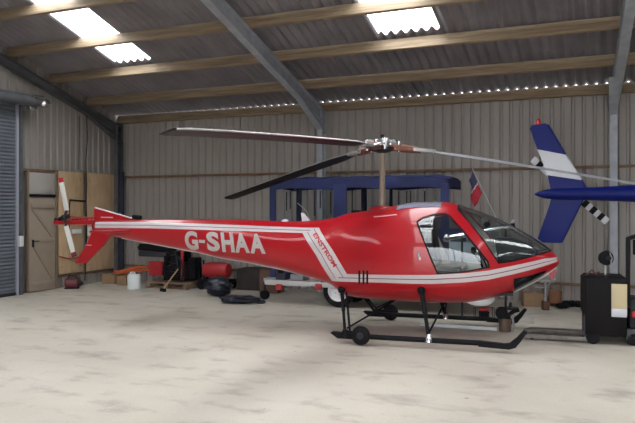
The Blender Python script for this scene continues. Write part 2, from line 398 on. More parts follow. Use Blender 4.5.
# ================================================================== RED HELICOPTER
ALPHA = math.radians(17.0)
HX, HYY = .95, 9.97
ca, sa = math.cos(ALPHA), math.sin(ALPHA)
heli = thing('helicopter', (HX, HYY, 0), -ALPHA, 'red three-bladed helicopter with white stripes and white registration on its tail boom', 'helicopter')
def w2l(p): dx, dy = p[0]-HX, p[1]-HYY; return Vector((dx*ca-dy*sa, dx*sa+dy*ca, p[2]))
CAM = w2l((0, 0, CH))
def rayd(x, y):
    d = w2l((HX+(x-317.5)/FP, HYY+1.0, (HY-y)/FP)); return d
def hp(x, y, v):                    # point on the upright plane v metres to the right of the centreline
    d = rayd(x, y); k = (-v-CAM.y)/d.y; return CAM+d*k
TOP = [(95, 220), (135, 219.5), (200, 219.3), (250, 220), (290, 221.3), (320, 220), (335, 217.6), (343, 215), (351, 212.6), (365, 211.0), (390, 206.8), (405, 203.6), (420, 202), (440, 201.8), (450, 202.5), (458, 204.5), (468, 208), (480, 211.8), (497, 218.5), (520, 230), (540, 242), (551, 250), (557, 256.5), (559.5, 261)]
BOT = [(95, 231), (110, 235.5), (122, 238), (200, 252.6), (220, 257.4), (250, 262.5), (290, 271), (321, 280), (333, 284), (340, 289), (347, 294.5), (374, 298), (420, 300.3), (440, 301), (465, 301), (480, 299.5), (496, 296.5), (504, 294.5), (520, 288), (537, 279.5), (548, 272.5), (557, 266), (559.5, 263)]
WID = [(95, .09), (135, .13), (200, .21), (250, .28), (300, .37), (333, .475), (365, .60), (395, .70), (425, .755), (450, .76), (480, .73), (500, .66), (520, .54), (537, .39), (548, .26), (556, .12), (559.5, .03)]
ZCP = [(95, 225.5), (200, 235), (300, 248), (350, 256), (400, 260), (450, 263), (500, 264.5), (530, 262), (550, 261.5), (559.5, 262)]
EXN = [(95, 2.0), (260, 2.1), (340, 2.35), (400, 2.55), (450, 2.6), (490, 2.35), (520, 2.2), (559.5, 2.0)]
def tab(lst, z=False):
    return [((hp(x, y, 0).x, hp(x, y, 0).z) if z else (hp(x, 240, 0).x, y)) for x, y in lst]
def interp(tb):
    # monotone-ish cubic (Catmull with limited slopes)
    xs = [a for a, _ in tb]; ys = [b for _, b in tb]; n = len(xs)
    dl = [(ys[i+1]-ys[i])/(xs[i+1]-xs[i]) for i in range(n-1)]
    ms = [dl[0]]+[0 if dl[i-1]*dl[i] <= 0 else 2*dl[i-1]*dl[i]/(dl[i-1]+dl[i]) for i in range(1, n-1)]+[dl[-1]]
    def f(x):
        if x <= xs[0]: return ys[0]
        if x >= xs[-1]: return ys[-1]
        lo, hi = 0, n-1
        while hi-lo > 1:
            md = (lo+hi)//2
            if xs[md] <= x: lo = md
            else: hi = md
        h = xs[lo+1]-xs[lo]; t = (x-xs[lo])/h
        return (2*t**3-3*t*t+1)*ys[lo]+(t**3-2*t*t+t)*h*ms[lo]+(-2*t**3+3*t*t)*ys[lo+1]+(t**3-t*t)*h*ms[lo+1]
    return f
fT, fB, fW, fN = interp(tab(TOP, 1)), interp(tab(BOT, 1)), interp(tab(WID)), interp(tab(EXN))
fZ = interp(tab(ZCP, 1)); U0, U1 = hp(95, 240, 0).x, hp(559.5, 262, 0).x
def sect(u):
    T, Bo = fT(u), fB(u); z = min(max(fZ(u), Bo+.25*(T-Bo)), T-.25*(T-Bo)); return T, Bo, z, fW(u), fN(u)
def F_(p):
    u = p.x
    if u < U0 or u > U1: return 9.
    T, Bo, z, W, n = sect(u)
    h = (T-z) if p.z > z else (z-Bo)
    return abs(p.y/W)**n+abs((p.z-z)/max(h, 1e-4))**n-1
def surf(x, y):
    """where the sight line through this point of the picture meets the body; else the centre plane"""
    d = rayd(x, y); k0 = (-.95-CAM.y)/d.y; k1 = (.1-CAM.y)/d.y; N_ = 300; prev = 9
    for i in range(N_+1):
        k = k0+(k1-k0)*i/N_
        if F_(CAM+d*k) < 0:
            a, b = k0+(k1-k0)*(i-1)/N_, k
            for _ in range(20):
                m = (a+b)/2
                if F_(CAM+d*m) < 0: b = m
                else: a = m
            return CAM+d*b
    return hp(x, y, 0)
def nrm(p):
    e = 1e-3; g = Vector([F_(p+Vector(q)*e)-F_(p-Vector(q)*e) for q in ((1, 0, 0), (0, 1, 0), (0, 0, 1))]); return g.normalized()
def uw(pts): return [(lambda p: (p.x, p.z))(surf(x, y)) for x, y in pts]
# body grid
NU, NT = 150, 72
us = []
for i in range(NU+1):
    t = i/NU; us.append(U0+(U1-U0)*(1-(1-t)**1.25))
bm = bmesh.new(); rings = []
for u in us:
    T, Bo, z, W, n = sect(u); r = []
    for j in range(NT):
        a = 2*PI*(j+.5)/NT; c, s_ = math.cos(a), math.sin(a)
        y = W*math.copysign(abs(c)**(2/n), c); h = (T-z) if s_ > 0 else (z-Bo); zz = z+h*math.copysign(abs(s_)**(2/n), s_)
        r.append(bm.verts.new((u, y, zz)))
    rings.append(r)
for i in range(NU):
    for j in range(NT): bm.faces.new((rings[i][j], rings[i][(j+1) % NT], rings[i+1][(j+1) % NT], rings[i+1][j]))
bm.faces.new(rings[0][::-1]); bm.faces.new(rings[-1])
bmesh.ops.recalc_face_normals(bm, faces=bm.faces)
def inside(p, poly):
    x, y = p; c = False; n = len(poly)
    for i in range(n):
        x1, y1 = poly[i]; x2, y2 = poly[(i+1) % n]
        if (y1 > y) != (y2 > y) and x < (x2-x1)*(y-y1)/(y2-y1)+x1: c = not c
    return c
def cut(poly, closed=True):
    xs = [p[0] for p in poly]; zs = [p[1] for p in poly]; e = .02
    n = len(poly)
    for i in range(n if closed else n-1):
        p, q = poly[i], poly[(i+1) % n]
        a, b_ = min(p[0], q[0])-e, max(p[0], q[0])+e; c, d = min(p[1], q[1])-e, max(p[1], q[1])+e
        fs = [f for f in bm.faces if min(v.co.x for v in f.verts) < b_ and max(v.co.x for v in f.verts) > a and min(v.co.z for v in f.verts) < d and max(v.co.z for v in f.verts) > c]
        geom = list({v for f in fs for v in f.verts})+list({e_ for f in fs for e_ in f.edges})+fs
        bmesh.ops.bisect_plane(bm, geom=geom, dist=1e-4, plane_co=(p[0], 0, p[1]), plane_no=(-(q[1]-p[1]), 0, q[0]-p[0]))
def grow(poly, d):
    cx = sum(p[0] for p in poly)/len(poly); cz = sum(p[1] for p in poly)/len(poly); n = len(poly); out = []
    ar = sum(poly[i][0]*poly[(i+1) % n][1]-poly[(i+1) % n][0]*poly[i][1] for i in range(n)); sg = 1 if ar > 0 else -1
    for i in range(n):
        a, b_, c = Vector(poly[i-1]), Vector(poly[i]), Vector(poly[(i+1) % n])
        n1 = Vector(((b_-a).y, -(b_-a).x)).normalized()*sg; n2 = Vector(((c-b_).y, -(c-b_).x)).normalized()*sg
        m = (n1+n2); m = m/max(m.length_squared, .5)*2 if m.length > 0 else n1
        out.append((b_.x+m.x*d, b_.y+m.y*d))
    return out
p_win = uw([(417.8, 222), (423, 218.5), (433, 215.6), (444, 214), (449, 216.5), (462, 231), (478, 250.5), (487, 262), (488, 266.5), (466, 270.8), (438, 273), (431, 256), (424.5, 240)])
nose_top = [(hp(x, y, 0).x, hp(x, y, 0).z) for x, y in ((551.5, 249.5), (551, 240), (480, 195), (457, 195))]
p_scr = uw([(459, 209.5), (470, 222), (485, 241), (494, 255), (499, 262.5), (511, 261), (525, 257.5), (540, 253.5)])+nose_top
p_chin = uw([(514.5, 279.5), (528, 276.8), (545, 271.5), (541, 277), (534, 281.5), (525, 286), (515.5, 290)])
p_door = uw([(410, 219), (418, 213), (430, 209.5), (446, 207), (453, 208.5), (468, 226), (486, 247), (496, 262), (498.5, 280), (490, 291), (440, 293), (432, 284), (428, 268), (420, 243)])
# white band: along the boom, slanting down, then along the cabin to the nose
st_up = uw([(95, 221.8), (150, 222.0), (230, 224.7), (275, 226.6), (302, 227.6), (319, 227.6), (333, 250.5), (347, 274), (380, 274.8), (431, 275), (465, 273.2), (489, 270.5), (520, 264.2), (545, 258.5), (557, 256.8)])
st_dn = uw([(95, 228), (150, 228.4), (230, 230.6), (275, 232.2), (301, 232.9), (302.5, 233), (316, 255), (332, 281), (380, 282.6), (431, 284), (465, 282.4), (489, 279.6), (520, 272.6), (545, 265.8), (557, 261.5)])
def lerp(a, b_, t): return (a[0]+(b_[0]-a[0])*t, a[1]+(b_[1]-a[1])*t)
band = [(st_up[i], st_up[i+1], st_dn[i+1], st_dn[i]) for i in range(len(st_up)-1)]
def midline(t0, t1): return [(lerp(st_up[i], st_dn[i], t0), lerp(st_up[i+1], st_dn[i+1], t0), lerp(st_up[i+1], st_dn[i+1], t1), lerp(st_up[i], st_dn[i], t1)) for i in range(len(st_up)-1)]
ml = [q for i, q in enumerate(midline(.44, .56)) if i not in (5, 6)]
ml2 = [q for i, q in enumerate(midline(.27, .31)) if i in (5, 6)]+[q for i, q in enumerate(midline(.69, .73)) if i in (5, 6)]
edge_keel = [(hp(x, y, 0).x, hp(x, y, 0).z+.022) for x, y in BOT]
for pl in (p_win, grow(p_win, .022), p_scr, grow(p_scr, .016), p_chin, grow(p_chin, .012), p_door): cut(pl)
cut(st_up, False); cut(st_dn, False)
for q in (.44, .56): cut([lerp(a, b_, q) for a, b_ in zip(st_up, st_dn)], False)
for q in (.27, .31, .69, .73): cut([lerp(a, b_, q) for a, b_ in zip(st_up, st_dn)][5:8], False)
gw, gs, gc = grow(p_win, .022), grow(p_scr, .016), grow(p_chin, .012)
REG = {}
for f in bm.faces:
    c = f.calc_center_median(); p = (c.x, c.z); m = 'r'
    if inside(p, p_scr): k_ = 'scr'
    elif inside(p, p_win): k_ = 'win'
    elif inside(p, p_chin): k_ = 'chin'
    else:
        k_ = 'door' if inside(p, p_door) else 'body'
        if inside(p, gw) or inside(p, gs) or inside(p, gc): m = 'k'
        elif any(inside(p, q) for q in ml) or any(inside(p, q) for q in ml2): m = 'p'
        elif any(inside(p, q) for q in band): m = 'w'
        elif c.x < hp(500, 296, 0).x and c.x > hp(350, 290, 0).x and False: m = 'w'
    side = 1 if c.y < 0 else -1
    REG.setdefault((k_, side if k_ in ('win', 'door', 'chin') else 0), []).append((f, m))
def region(key, name, parent, mats, thick, inner=None):
    """part of the hull as a shell: outer skin, inner skin and a rim along the cut edges"""
    vs = {}; V = []; Fc = []; Mi = []; ed = {}
    ms = list(mats.values())+([inner] if inner else []); ks = list(mats.keys())
    for f, m in REG.get(key, []):
        idx = []
        for v in f.verts:
            if v.index not in vs: vs[v.index] = len(V); V.append(v.co.copy())
            idx.append(vs[v.index])
        Fc.append(idx); Mi.append(ks.index(m) if m in ks else 0)
        for i in range(len(idx)):
            e = (idx[i], idx[(i+1) % len(idx)])
            if (e[1], e[0]) in ed: del ed[(e[1], e[0])]
            else: ed[e] = 1
    ns = [nrm(v) if F_(v) < 5 and abs(v.x-U0) > .01 and abs(v.x-U1) > .01 else Vector(((-1 if v.x < 0 else 1), 0, 0)) for v in V]
    n = len(V); I = [v-q*thick for v, q in zip(V, ns)]
    allv = V+I; alln = ns+[-q for q in ns]
    im = len(ms)-1 if inner else 0
    for idx in list(Fc): Fc.append([i+n for i in idx][::-1]); Mi.append(im)
    for a_, b_ in ed:
        o_ = len(allv); q4 = [V[a_], I[a_], I[b_], V[b_]]; fn = (q4[1]-q4[0]).cross(q4[3]-q4[0])
        fn = fn.normalized() if fn.length > 0 else Vector((0, 0, 1))
        allv += q4; alln += [fn]*4; Fc.append([o_, o_+1, o_+2, o_+3]); Mi.append(0)
    me = bpy.data.meshes.new(name); me.from_pydata([tuple(v) for v in allv], [], Fc)
    for x in ms: me.materials.append(x)
    for p_, m in zip(me.polygons, Mi): p_.material_index = m
    me.shade_smooth(); me.normals_split_custom_set_from_vertices([tuple(q) for q in alln])
    o = bpy.data.objects.new(name, me); C.objects.link(o); o.parent = parent
    return o
bm.verts.index_update()
PM = {'r': RED, 'w': WHT, 'k': BLK, 'p': PUR}
fus = region(('body', 0), 'fuselage', heli, PM, .02, BEI)
scr = region(('scr', 0), 'windscreen', heli, {'r': GL}, .004)
for sd_ in (1, -1):
    dr = region(('door', sd_), 'door', heli, PM, .02, BEI)
    w_ = region(('win', sd_), 'window', dr, {'r': GL}, .004)
    region(('chin', sd_), 'chin_window', heli, {'r': glass('smoked%d' % sd_, (.42, .48, .55))}, .004)
    # door handle
    mb = MB()
    if sd_ == 1:
        p = surf(419.5, 257); q = surf(418, 252.5); n_ = nrm(p); mb.bar(p+n_*.012, q+n_*.012, .022, .02, ALU, n_, .006)
        mb.bar(surf(420.5, 260)+n_*.012, p+n_*.012, .03, .02, GRY, n_, .006)
    else:
        p = surf(419.5, 257); p = Vector((p.x, -p.y, p.z)); n_ = Vector((0, 1, 0)); mb.box(p+n_*.012, (.03, .02, .12), GRY, None, .006)
    mb.build('door_handle', fus)
bm.free()
# decals that follow the hull
def decal(name, body, quad, m, parent, bold=.02, lift=.004, sub=0):
    vs, fs = text_mesh(body, bold); P = []
    for a, b_ in vs:
        x = (1-b_)*((1-a)*quad[0][0]+a*quad[1][0])+b_*((1-a)*quad[3][0]+a*quad[2][0])
        y = (1-b_)*((1-a)*quad[0][1]+a*quad[1][1])+b_*((1-a)*quad[3][1]+a*quad[2][1])
        p = surf(x, y); P.append(p+nrm(p)*lift)
    m_ = MB(); m_.add(P, fs, m); return m_.build(name, parent, smooth=0, fix=False)
REGM = mat('registration_grey', (.42, .39, .38), .45)
# condensed upright capitals, lower-left, lower-right, upper-right, upper-left
for ch, x0, x1, y0, y1 in (('G', 184.5, 197.5, 249.6, 230.8), ('-', 199, 205, 242.6, 239.6), ('S', 206.3, 219, 251.0, 231.6), ('H', 221, 233.5, 251.8, 232.3), ('A', 234, 248.6, 252.4, 232.8), ('A', 249.2, 264.3, 253.2, 233.4)):
    if ch == '-':
        decal('registration_letter', '-', [(x0, y0), (x1, y0+.4), (x1, y1+.4), (x0, y1)], REGM, heli, 0)
    else:
        sk = 1.6
        decal('registration_letter', ch, [(x0+sk, y0), (x1+sk, y0+.5), (x1-sk*.4, y1+.5), (x0-sk*.4, y1)], REGM, heli, .045)
decal('maker_lettering', 'ENSTROM', [(312.8, 234.8), (333.6, 267.6), (337.4, 265.0), (316.8, 232.4)][0:4], mat('maker_red', (.5, .02, .03), .4), heli, .02)
def patch(name, quad, m, parent, lift=.006, n=6):
    P = []; 
    for i in range(n+1):
        for j in range(3):
            a, b_ = i/n, j/2
            x = (1-b_)*((1-a)*quad[0][0]+a*quad[1][0])+b_*((1-a)*quad[3][0]+a*quad[2][0]); y = (1-b_)*((1-a)*quad[0][1]+a*quad[1][1])+b_*((1-a)*quad[3][1]+a*quad[2][1])
            p = surf(x, y); P.append(p+nrm(p)*lift)
    m_ = MB(); m_.add(P, [(3*i+j, 3*i+3+j, 3*i+4+j, 3*i+1+j) for i in range(n) for j in range(2)], m); o = m_.build(name, parent, fix=False); sd = o.modifiers.new('t', 'SOLIDIFY'); sd.thickness = .006; sd.offset = 0; return o
for x in (358.6, 362.8, 366.6): patch('cooling_slot', [(x, 284), (x+1.7, 284), (x+1.7, 270.5), (x, 270.5)], BLK, fus)
patch('placard', [(374, 217.6), (397, 215.4), (397, 214.4), (374, 216.6)], mat('placard_pink', (.6, .3, .3), .5), fus, .004)
for x in (285, 308):
    p = Vector((hp(x, 221, 0).x, 0, fT(hp(x, 221, 0).x))); m_ = MB()
    if x == 285: m_.ell(p, (.06, .04, .03), BLW)
    else: m_.prism([p+Vector((-.09, 0, -.01)), p+Vector((.05, 0, -.01)), p+Vector((-.07, 0, .12)), p+Vector((-.11, 0, .12))], (0, .02, 0), BLW)
    m_.build('antenna', heli)
# whip aerial
p = Vector((hp(310, 221, 0).x, 0, fT(hp(310, 221, 0).x)-.01)); m_ = MB(); m_.tube([p, p+Vector((-.05, 0, .15)), p+Vector((-.2, 0, .28))], .004, ALU, 6); m_.build('antenna', heli)
# keel line
kl = MB(); kp = [Vector((hp(x, 0, 0).x if False else hp(x, y, 0).x, 0, fB(hp(x, y, 0).x)-.002)) for x, y in BOT[2:9]]
kl.tube(kp, .012, GRY, 8); kl.build('keel_strip', heli)
kl = MB(); kp = [Vector((u, 0, fB(u)-.004)) for u in [hp(500+i*5.6, 280, 0).x for i in range(11)]]
kl.tube(kp, .02, GRY, 8); kl.build('nose_keel_strip', heli)
# cabin roof panel (grey top)
rf = MB(); P = []
uA, uB = hp(401, 202, 0).x, hp(444, 202, 0).x
for i in range(13):
    u = uA+(uB-uA)*i/12; T, Bo, z, W, n = sect(u)
    for j in range(9):
        y = (-.42+.84*j/8); zz = z+(T-z)*(1-abs(y/W)**n)**(1/n); P.append((u, y, zz+.006))
rf.add(P, [(9*i+j, 9*i+j+1, 9*i+j+10, 9*i+j+9) for i in range(12) for j in range(8)], mat('roof_tint', (.26, .27, .36), .2, coat=1.)); rf.build('roof_panel', heli)
# rotor fairing collar at the mast foot, exhaust cover
mb = MB(); mb.lathe((0, 0, fT(0)-.02), (0, 0, 1), [(0, .2), (.03, .17), (.05, .1), (.06, .06), (.06, 0)], RED); mb.build('mast_fairing', heli)
p = Vector((hp(357, 211, 0).x, 0, fT(hp(357, 211, 0).x))); mb = MB(); mb.box(p+Vector((0, 0, .0)), (.12, .25, .05), BLK, None, .015); mb.build('air_intake', heli)
# ---- cabin interior
uP = hp(437, 250, 0).x
T, Bo, z, W, n = sect(.62)
mb = MB(); ring = []
for j in range(48):
    a = 2*PI*j/48; c, s_ = math.cos(a), math.sin(a); ring.append((.62, (W-.03)*math.copysign(abs(c)**(2/n), c), z+((T-z) if s_ > 0 else (z-Bo))*.97*math.copysign(abs(s_)**(2/n), s_)))
mb.prism(ring, (.02, 0, 0), SEAT); mb.build('bulkhead', heli)
mb = MB(); 
fz = fB(1.2)+.16
fo = []
for u in (.63, .9, 1.2, 1.5, 1.7, 1.85):
    T, Bo, z, W, n = sect(u); zz = max(fz, Bo+.1); q = 1-abs((zz-z)/(z-Bo))**n; fo.append((u, max(.05, W*max(q, .01)**(1/n)-.05), fz))
mb.prism([(u, -w_, z_) for u, w_, z_ in fo]+[(u, w_, z_) for u, w_, z_ in fo[::-1]], (0, 0, .03), DGR); mb.build('cabin_floor', heli)
for y in (-.33, .33):
    mb = MB(); mb.box((.95, y, fz+.27), (.46, .46, .12), SEAT, (0, -.08, 0), .04); mb.box((.95, y, fz+.11), (.4, .4, .2), DGR, None, .02); mb.build('seat_cushion', heli)
    mb = MB(); mb.box((.72, y, fz+.58), (.1, .46, .56), SEAT, (0, -.16, 0), .04); mb.build('seat_backrest', heli)
mb = MB(); mb.prism([hp(x, y, 0) for x, y in ((495, 237), (512, 238), (526, 243), (537, 251), (536, 258), (520, 270), (500, 280), (499, 262))], (0, .5, 0), BLG); con = mb.build('instrument_console', heli, 20)
for yy in (-.2, -.07, .07, .2):
    for zz in (.47, .34):
        mb = MB(); pz = hp(496.5 if zz > .4 else 498.2, 243 if zz > .4 else 254, 0); mb.lathe((pz.x, yy, pz.z), (-1, 0, .2), [(0, .045), (.03, .045), (.03, .038), (.02, .036), (.02, 0)], GRY, 14); mb.build('instrument_dial', con)
for y in (-.33, .33):
    mb = MB(); mb.tube([(1.55, y, fz+.02), (1.52, y, fz+.2), (1.42, y, fz+.42), (1.35, y, fz+.52)], .014, BLK); mb.ell((1.33, y, fz+.57), (.035, .03, .06), BLK, (0, -.3, 0)); mb.build('cyclic_stick', heli)
p = surf(500, 225); mb = MB(); pc = hp(487, 219.5, -.05); mb.ell(pc+Vector((0, 0, -.07)), (.045, .04, .04), BLK); mb.tube([pc+Vector((0, 0, -.06)), pc+Vector((.03, 0, -.01))], .008, BLK); mb.build('compass', heli)
# windscreen centre strip follows the hull
mb = MB(); mb.tube([Vector((u, 0, fT(u)-.008)) for u in [hp(x, 240, 0).x for x in (458, 468, 480, 497, 510, 520, 530, 540, 551)]], .011, DGR, 8); mb.build('windscreen_divider', heli)

# ---- tail
xf = lambda x, y: hp(x, y, 0)
mb = MB(); mb.prism([xf(95, 208), xf(95, 221.5), xf(139, 221.5), xf(134, 219.3)], (0, .05, 0), RED); f1 = mb.build('upper_fin', heli)
mb = MB(); mb.tube([xf(95, 207.7), xf(134, 219)], .014, BLW, 8); mb.build('fin_edge', f1)
mb = MB(); mb.bar(xf(102, 217.2)+Vector((0, -.03, 0)), xf(114, 217.4)+Vector((0, -.03, 0)), .006, .02, mat('placard_pink', (.6, .3, .3), .5)); mb.build('placard', f1)
mb = MB(); mb.prism([xf(94.5, 228), xf(112, 234), xf(104, 245), xf(86.5, 263), xf(76, 263), xf(88, 243)], (0, .05, 0), RED); f2 = mb.build('lower_fin', heli)
mb = MB(); mb.bar(xf(86, 244.8)+Vector((0, -.028, 0)), xf(92.5, 245.2)+Vector((0, -.028, 0)), .004, .012, WHT); mb.build('placard', f2)
mb = MB(); mb.bar(xf(54.5, 222.3), xf(97, 222.3), .07, .08, RED, bev=.015); mb.tube([xf(97, 217.8), xf(70, 218.0)], .016, RED, 8)
for i in range(7): mb.tube([xf(72+i*3.6, 222.0), xf(74+i*3.6, 218.0)], .011, RED, 6)
mb.build('tail_rotor_support', heli)
mb = MB(); mb.box(xf(124, 230.5), (.42, 1.3, .035), RED, None, .012); mb.build('horizontal_stabiliser', heli)
mb = MB(); mb.box(xf(137, 217.2)+Vector((0, .0, 0)), (.16, .08, .07), BLK, (0, .1, 0), .02); mb.build('beacon', heli)
# tail rotor, on the right-hand side of the support
trc = hp(64.0, 217.5, .12)
mb = MB(); mb.lathe(trc+Vector((0, .14, 0)), (0, -1, 0), [(0, 0), (0, .03), (.1, .03), (.1, .045), (.17, .045), (.19, .02), (.19, 0)], BLG, 16); mb.box(trc+Vector((-.03, .05, .0)), (.2, .07, .07), DGR, (0, -.3, 0), .02); mb.box(trc+Vector((-.13, -.02, -.03)), (.08, .05, .05), DGR, None, .015); hub = mb.build('tail_rotor_hub', heli)
for (xa, ya_, xb, yb_) in ((66.8, 210.5, 60.6, 177.5), (66.2, 226, 74.4, 256.8)):
    a, b_ = hp(xa, ya_, .14), hp(xb, yb_, .14); d = (b_-a)
    mb = MB(); mb.bar(a, a+d*.85, .02, .092, mat('tail_blade_white', (.62, .62, .6), .4), (1, 0, .2), .007); bl = mb.build('tail_rotor_blade', heli)
    mb = MB(); mb.bar(a+d*.85, b_, .02, .092, DRED if yb_ > 230 else REDM, (1, 0, .2), .007); mb.build('blade_tip', bl)
    mb = MB(); mb.tube([trc, a], .022, DGR, 10); mb.build('blade_grip', bl)

# ---- main rotor
HUBZ = 2.72
mb = MB(); mb.tube([(0, 0, fT(0)-.2), (0, 0, HUBZ-.06)], .042, MST, 20); mb.build('rotor_mast', heli)
mb = MB(); mb.lathe((0, 0, HUBZ-.1), (0, 0, 1), [(0, 0), (0, .06), (.03, .14), (.06, .17), (.09, .17), (.11, .09), (.16, .08), (.17, .05), (.2, .05), (.22, .02), (.22, 0)], DGR); mb.lathe((0, 0, HUBZ+.06), (0, 0, 1), [(0, .1), (.02, .1), (.02, .06), (.05, .06), (.06, 0)], CHR, 18); hub = mb.build('rotor_hub', heli)
mb = MB()
for k_ in range(3):
    a = k_*2*PI/3+.9; c_, s_ = math.cos(a), math.sin(a)
    mb.box((c_*.16, s_*.16, HUBZ+.05), (.14, .11, .1), ALU, (0, 0, a), .015); mb.tube([(c_*.1, s_*.1, HUBZ+.1), (c_*.2, s_*.2, HUBZ+.07), (c_*.22, s_*.22, HUBZ-.04)], .018, CHR, 10)
    mb.lathe((c_*.23, s_*.23, HUBZ-.06), (0, 0, 1), [(0, .0), (0, .045), (.15, .045), (.17, .035), (.17, 0)], CHR, 14)
mb.tube([(0, 0, HUBZ+.1), (0, 0, HUBZ+.17)], .03, DGR, 12); mb.build('hinge_blocks', hub)
for k_ in range(6):
    a = k_*PI/3+.3; mb = MB(); mb.lathe((math.cos(a)*.12, math.sin(a)*.12, HUBZ-.02), (0, 0, 1), [(0, 0), (0, .022), (.05, .022), (.06, .012), (.06, 0)], CHR, 10); mb.build('hub_bolt', hub)
R = 4.88
AIR = [(.5, 0), (.44, .042), (.3, .058), (.1, .058), (-.15, .045), (-.35, .025), (-.5, .004), (-.35, -.012), (-.15, -.022), (.1, -.03), (.3, -.032), (.44, -.022)]
def blade(az_w, tip, curve):
    az = math.radians(az_w)+ALPHA
    d = Vector((math.cos(az), math.sin(az), 0)); ld = Vector((-math.sin(az), math.cos(az), 0))
    pitch = math.radians(11); cdir = ld*math.cos(pitch)+Vector((0, 0, 1))*math.sin(pitch); nd = d.cross(cdir); nd = nd if nd.z > 0 else -nd
    def cen(r): f = (r-.3)/(R-.3); return d*r+Vector((0, 0, HUBZ-.02+(tip-HUBZ)*(f*(1-curve)+curve*f*f)))
    mb = MB(); N_ = 30; ch = .25
    rs = [.62+(R-.62)*i/N_ for i in range(N_+1)]; vs = []
    for i, r in enumerate(rs):
        c = ch*(.45+.55*min(1, (r-.62)/.5)); 
        if i == N_: c *= .8
        for a, b_ in AIR: vs.append(cen(r)+cdir*a*c+nd*b_*c*1.4)
    n = len(AIR)
    for k0 in range(n):
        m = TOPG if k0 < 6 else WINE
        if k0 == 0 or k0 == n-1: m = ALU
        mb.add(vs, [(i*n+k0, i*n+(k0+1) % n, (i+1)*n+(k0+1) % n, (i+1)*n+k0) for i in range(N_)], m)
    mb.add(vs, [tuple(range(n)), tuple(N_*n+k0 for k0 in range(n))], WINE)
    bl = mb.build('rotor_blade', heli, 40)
    gp = MB(); g0, g1 = d*.1+Vector((0, 0, HUBZ-.01)), cen(.68)
    gp.bar(g0, g0+(g1-g0)*.45, .1, .09, COP, bev=.02); gp.tube([g0+(g1-g0)*.3, g0+(g1-g0)*.8], [.06, .045], COP, 14); gp.bar(g0+(g1-g0)*.6, g1+d*.1, .13, .05, ALU, bev=.01)
    gp.lathe(g0+(g1-g0)*.25+Vector((0, 0, -.05)), (0, 0, 1), [(0, 0), (0, .035), (.14, .035), (.15, .02), (.15, 0)], CHR, 12)
    gp.build('blade_grip', bl)
    dm = MB(); dm.tube([g0+ld*.1+Vector((0, 0, .04)), g0+(g1-g0)*.5+ld*.12+Vector((0, 0, .03))], .026, CHR, 12); dm.tube([g0+(g1-g0)*.5+ld*.12+Vector((0, 0, .03)), g0+(g1-g0)*.7+ld*.05], .013, CHR, 10); dm.build('lag_damper', bl)
    return bl
blade(243.4, 2.47, .25)
blade(124.9, 2.02, .05)
blade(2.5, 2.0, .12)

# ---- undercarriage
def LV(x, y, v): return hp(x, y, v)
ZS = .105
def gz(x, y, z): # floor-level point in local space
    return w2l(fl(x, y, z))
sk_u0, sk_u1 = LV(331, 336, .965).x, LV(513, 345, .965).x
for sg in (1, -1):
    y = -.965*sg
    mb = MB(); mb.tube([(sk_u0+.12, y, ZS), (0, y, ZS), (1.2, y, ZS), (sk_u1-.38, y, ZS)], .034, BLK, 14)
    mb.prism([(sk_u0, y, ZS+.03), (sk_u0+.02, y, ZS+.045), (sk_u0+.4, y, ZS+.03), (sk_u0+.4, y, ZS-.04), (sk_u0+.1, y, ZS-.04)], (0, .075, 0), BLK)
    mb.prism([(sk_u1-.42, y, ZS-.04), (sk_u1-.05, y, ZS-.055), (sk_u1+.03, y, ZS-.03), (sk_u1+.1, y, ZS+.06), (sk_u1+.17, y, ZS+.17), (sk_u1+.13, y, ZS+.19), (sk_u1+.05, y, ZS+.1), (sk_u1-.04, y, ZS+.02), (sk_u1-.1, y, ZS+.01), (sk_u1-.42, y, ZS+.03)], (0, .085, 0), BLK)
    sk = mb.build('skid', heli)
    uR, uF = LV(345, 330, .965).x, LV(429, 330, .965).x
    fR, fF = surf(342, 289.5), surf(421.5, 290.5)
    # oleo legs
    for (fp, ut) in ((fR, uR), (fF, uF)):
        a = Vector((fp.x, fp.y*sg, fp.z)); b_ = Vector((ut, y, ZS+.02)); d = b_-a
        mb = MB(); mb.tube([a+d*.06, a+d*.5], .034 if ut == uF else .026, BLK, 12); mb.tube([a+d*.48, b_], .026 if ut == uF else .02, BLK, 12); leg = mb.build('oleo_leg', heli)
        mb = MB(); mb.ell(a+Vector((0, -.02*sg, .0)), (.055, .05, .06), BLK); mb.build('leg_fitting', leg)
        mb = MB(); mb.lathe(b_+Vector((0, 0, -.04)), (0, 0, 1), [(0, .06), (.05, .05), (.1, .028), (.1, 0)], CHR if ut == uF else BLK, 12); mb.build('leg_foot', leg)
    mb = MB(); mb.tube([(fR.x+.05, (fR.y+.05)*sg, fR.z-.03), (uR+.07, y, ZS+.03)], .016, BLK, 10); mb.build('rear_brace', heli)
    mb = MB(); mb.tube([(uR+.03, y, ZS+.1), (uR+.55, -.2*sg, fB(uR+.55)+.02)], .013, BLK, 10); mb.build('cross_brace', heli)
    mb = MB(); mb.tube([(uF-.02, y, ZS+.06), (uF+.12, -.1*sg, fB(uF+.12)+.02)], .014, BLK, 10); mb.build('cross_brace', heli)
    # ground-handling wheel
    wu = LV(362, 335, .965).x; yy = y-.07*sg*1.0
    mb = MB(); mb.lathe((wu, yy-.045*sg, .128), (0, sg, 0), [(0, .05), (.0, .095), (.015, .122), (.045, .128), (.075, .122), (.09, .095), (.09, .05)], BLK, 28); wh = mb.build('ground_wheel', heli)
    mb = MB(); mb.lathe((wu, yy-.055*sg, .128), (0, sg, 0), [(0, 0), (0, .035), (.02, .06), (.09, .06), (.11, .03), (.11, 0)], DGR, 20); mb.build('wheel_hub', wh)
    mb = MB(); mb.bar((wu-.2, y-.02*sg, ZS+.05), (wu+.06, y-.02*sg, .14), .02, .05, BLK, bev=.005); mb.build('wheel_bracket', wh)
mb = MB(); 
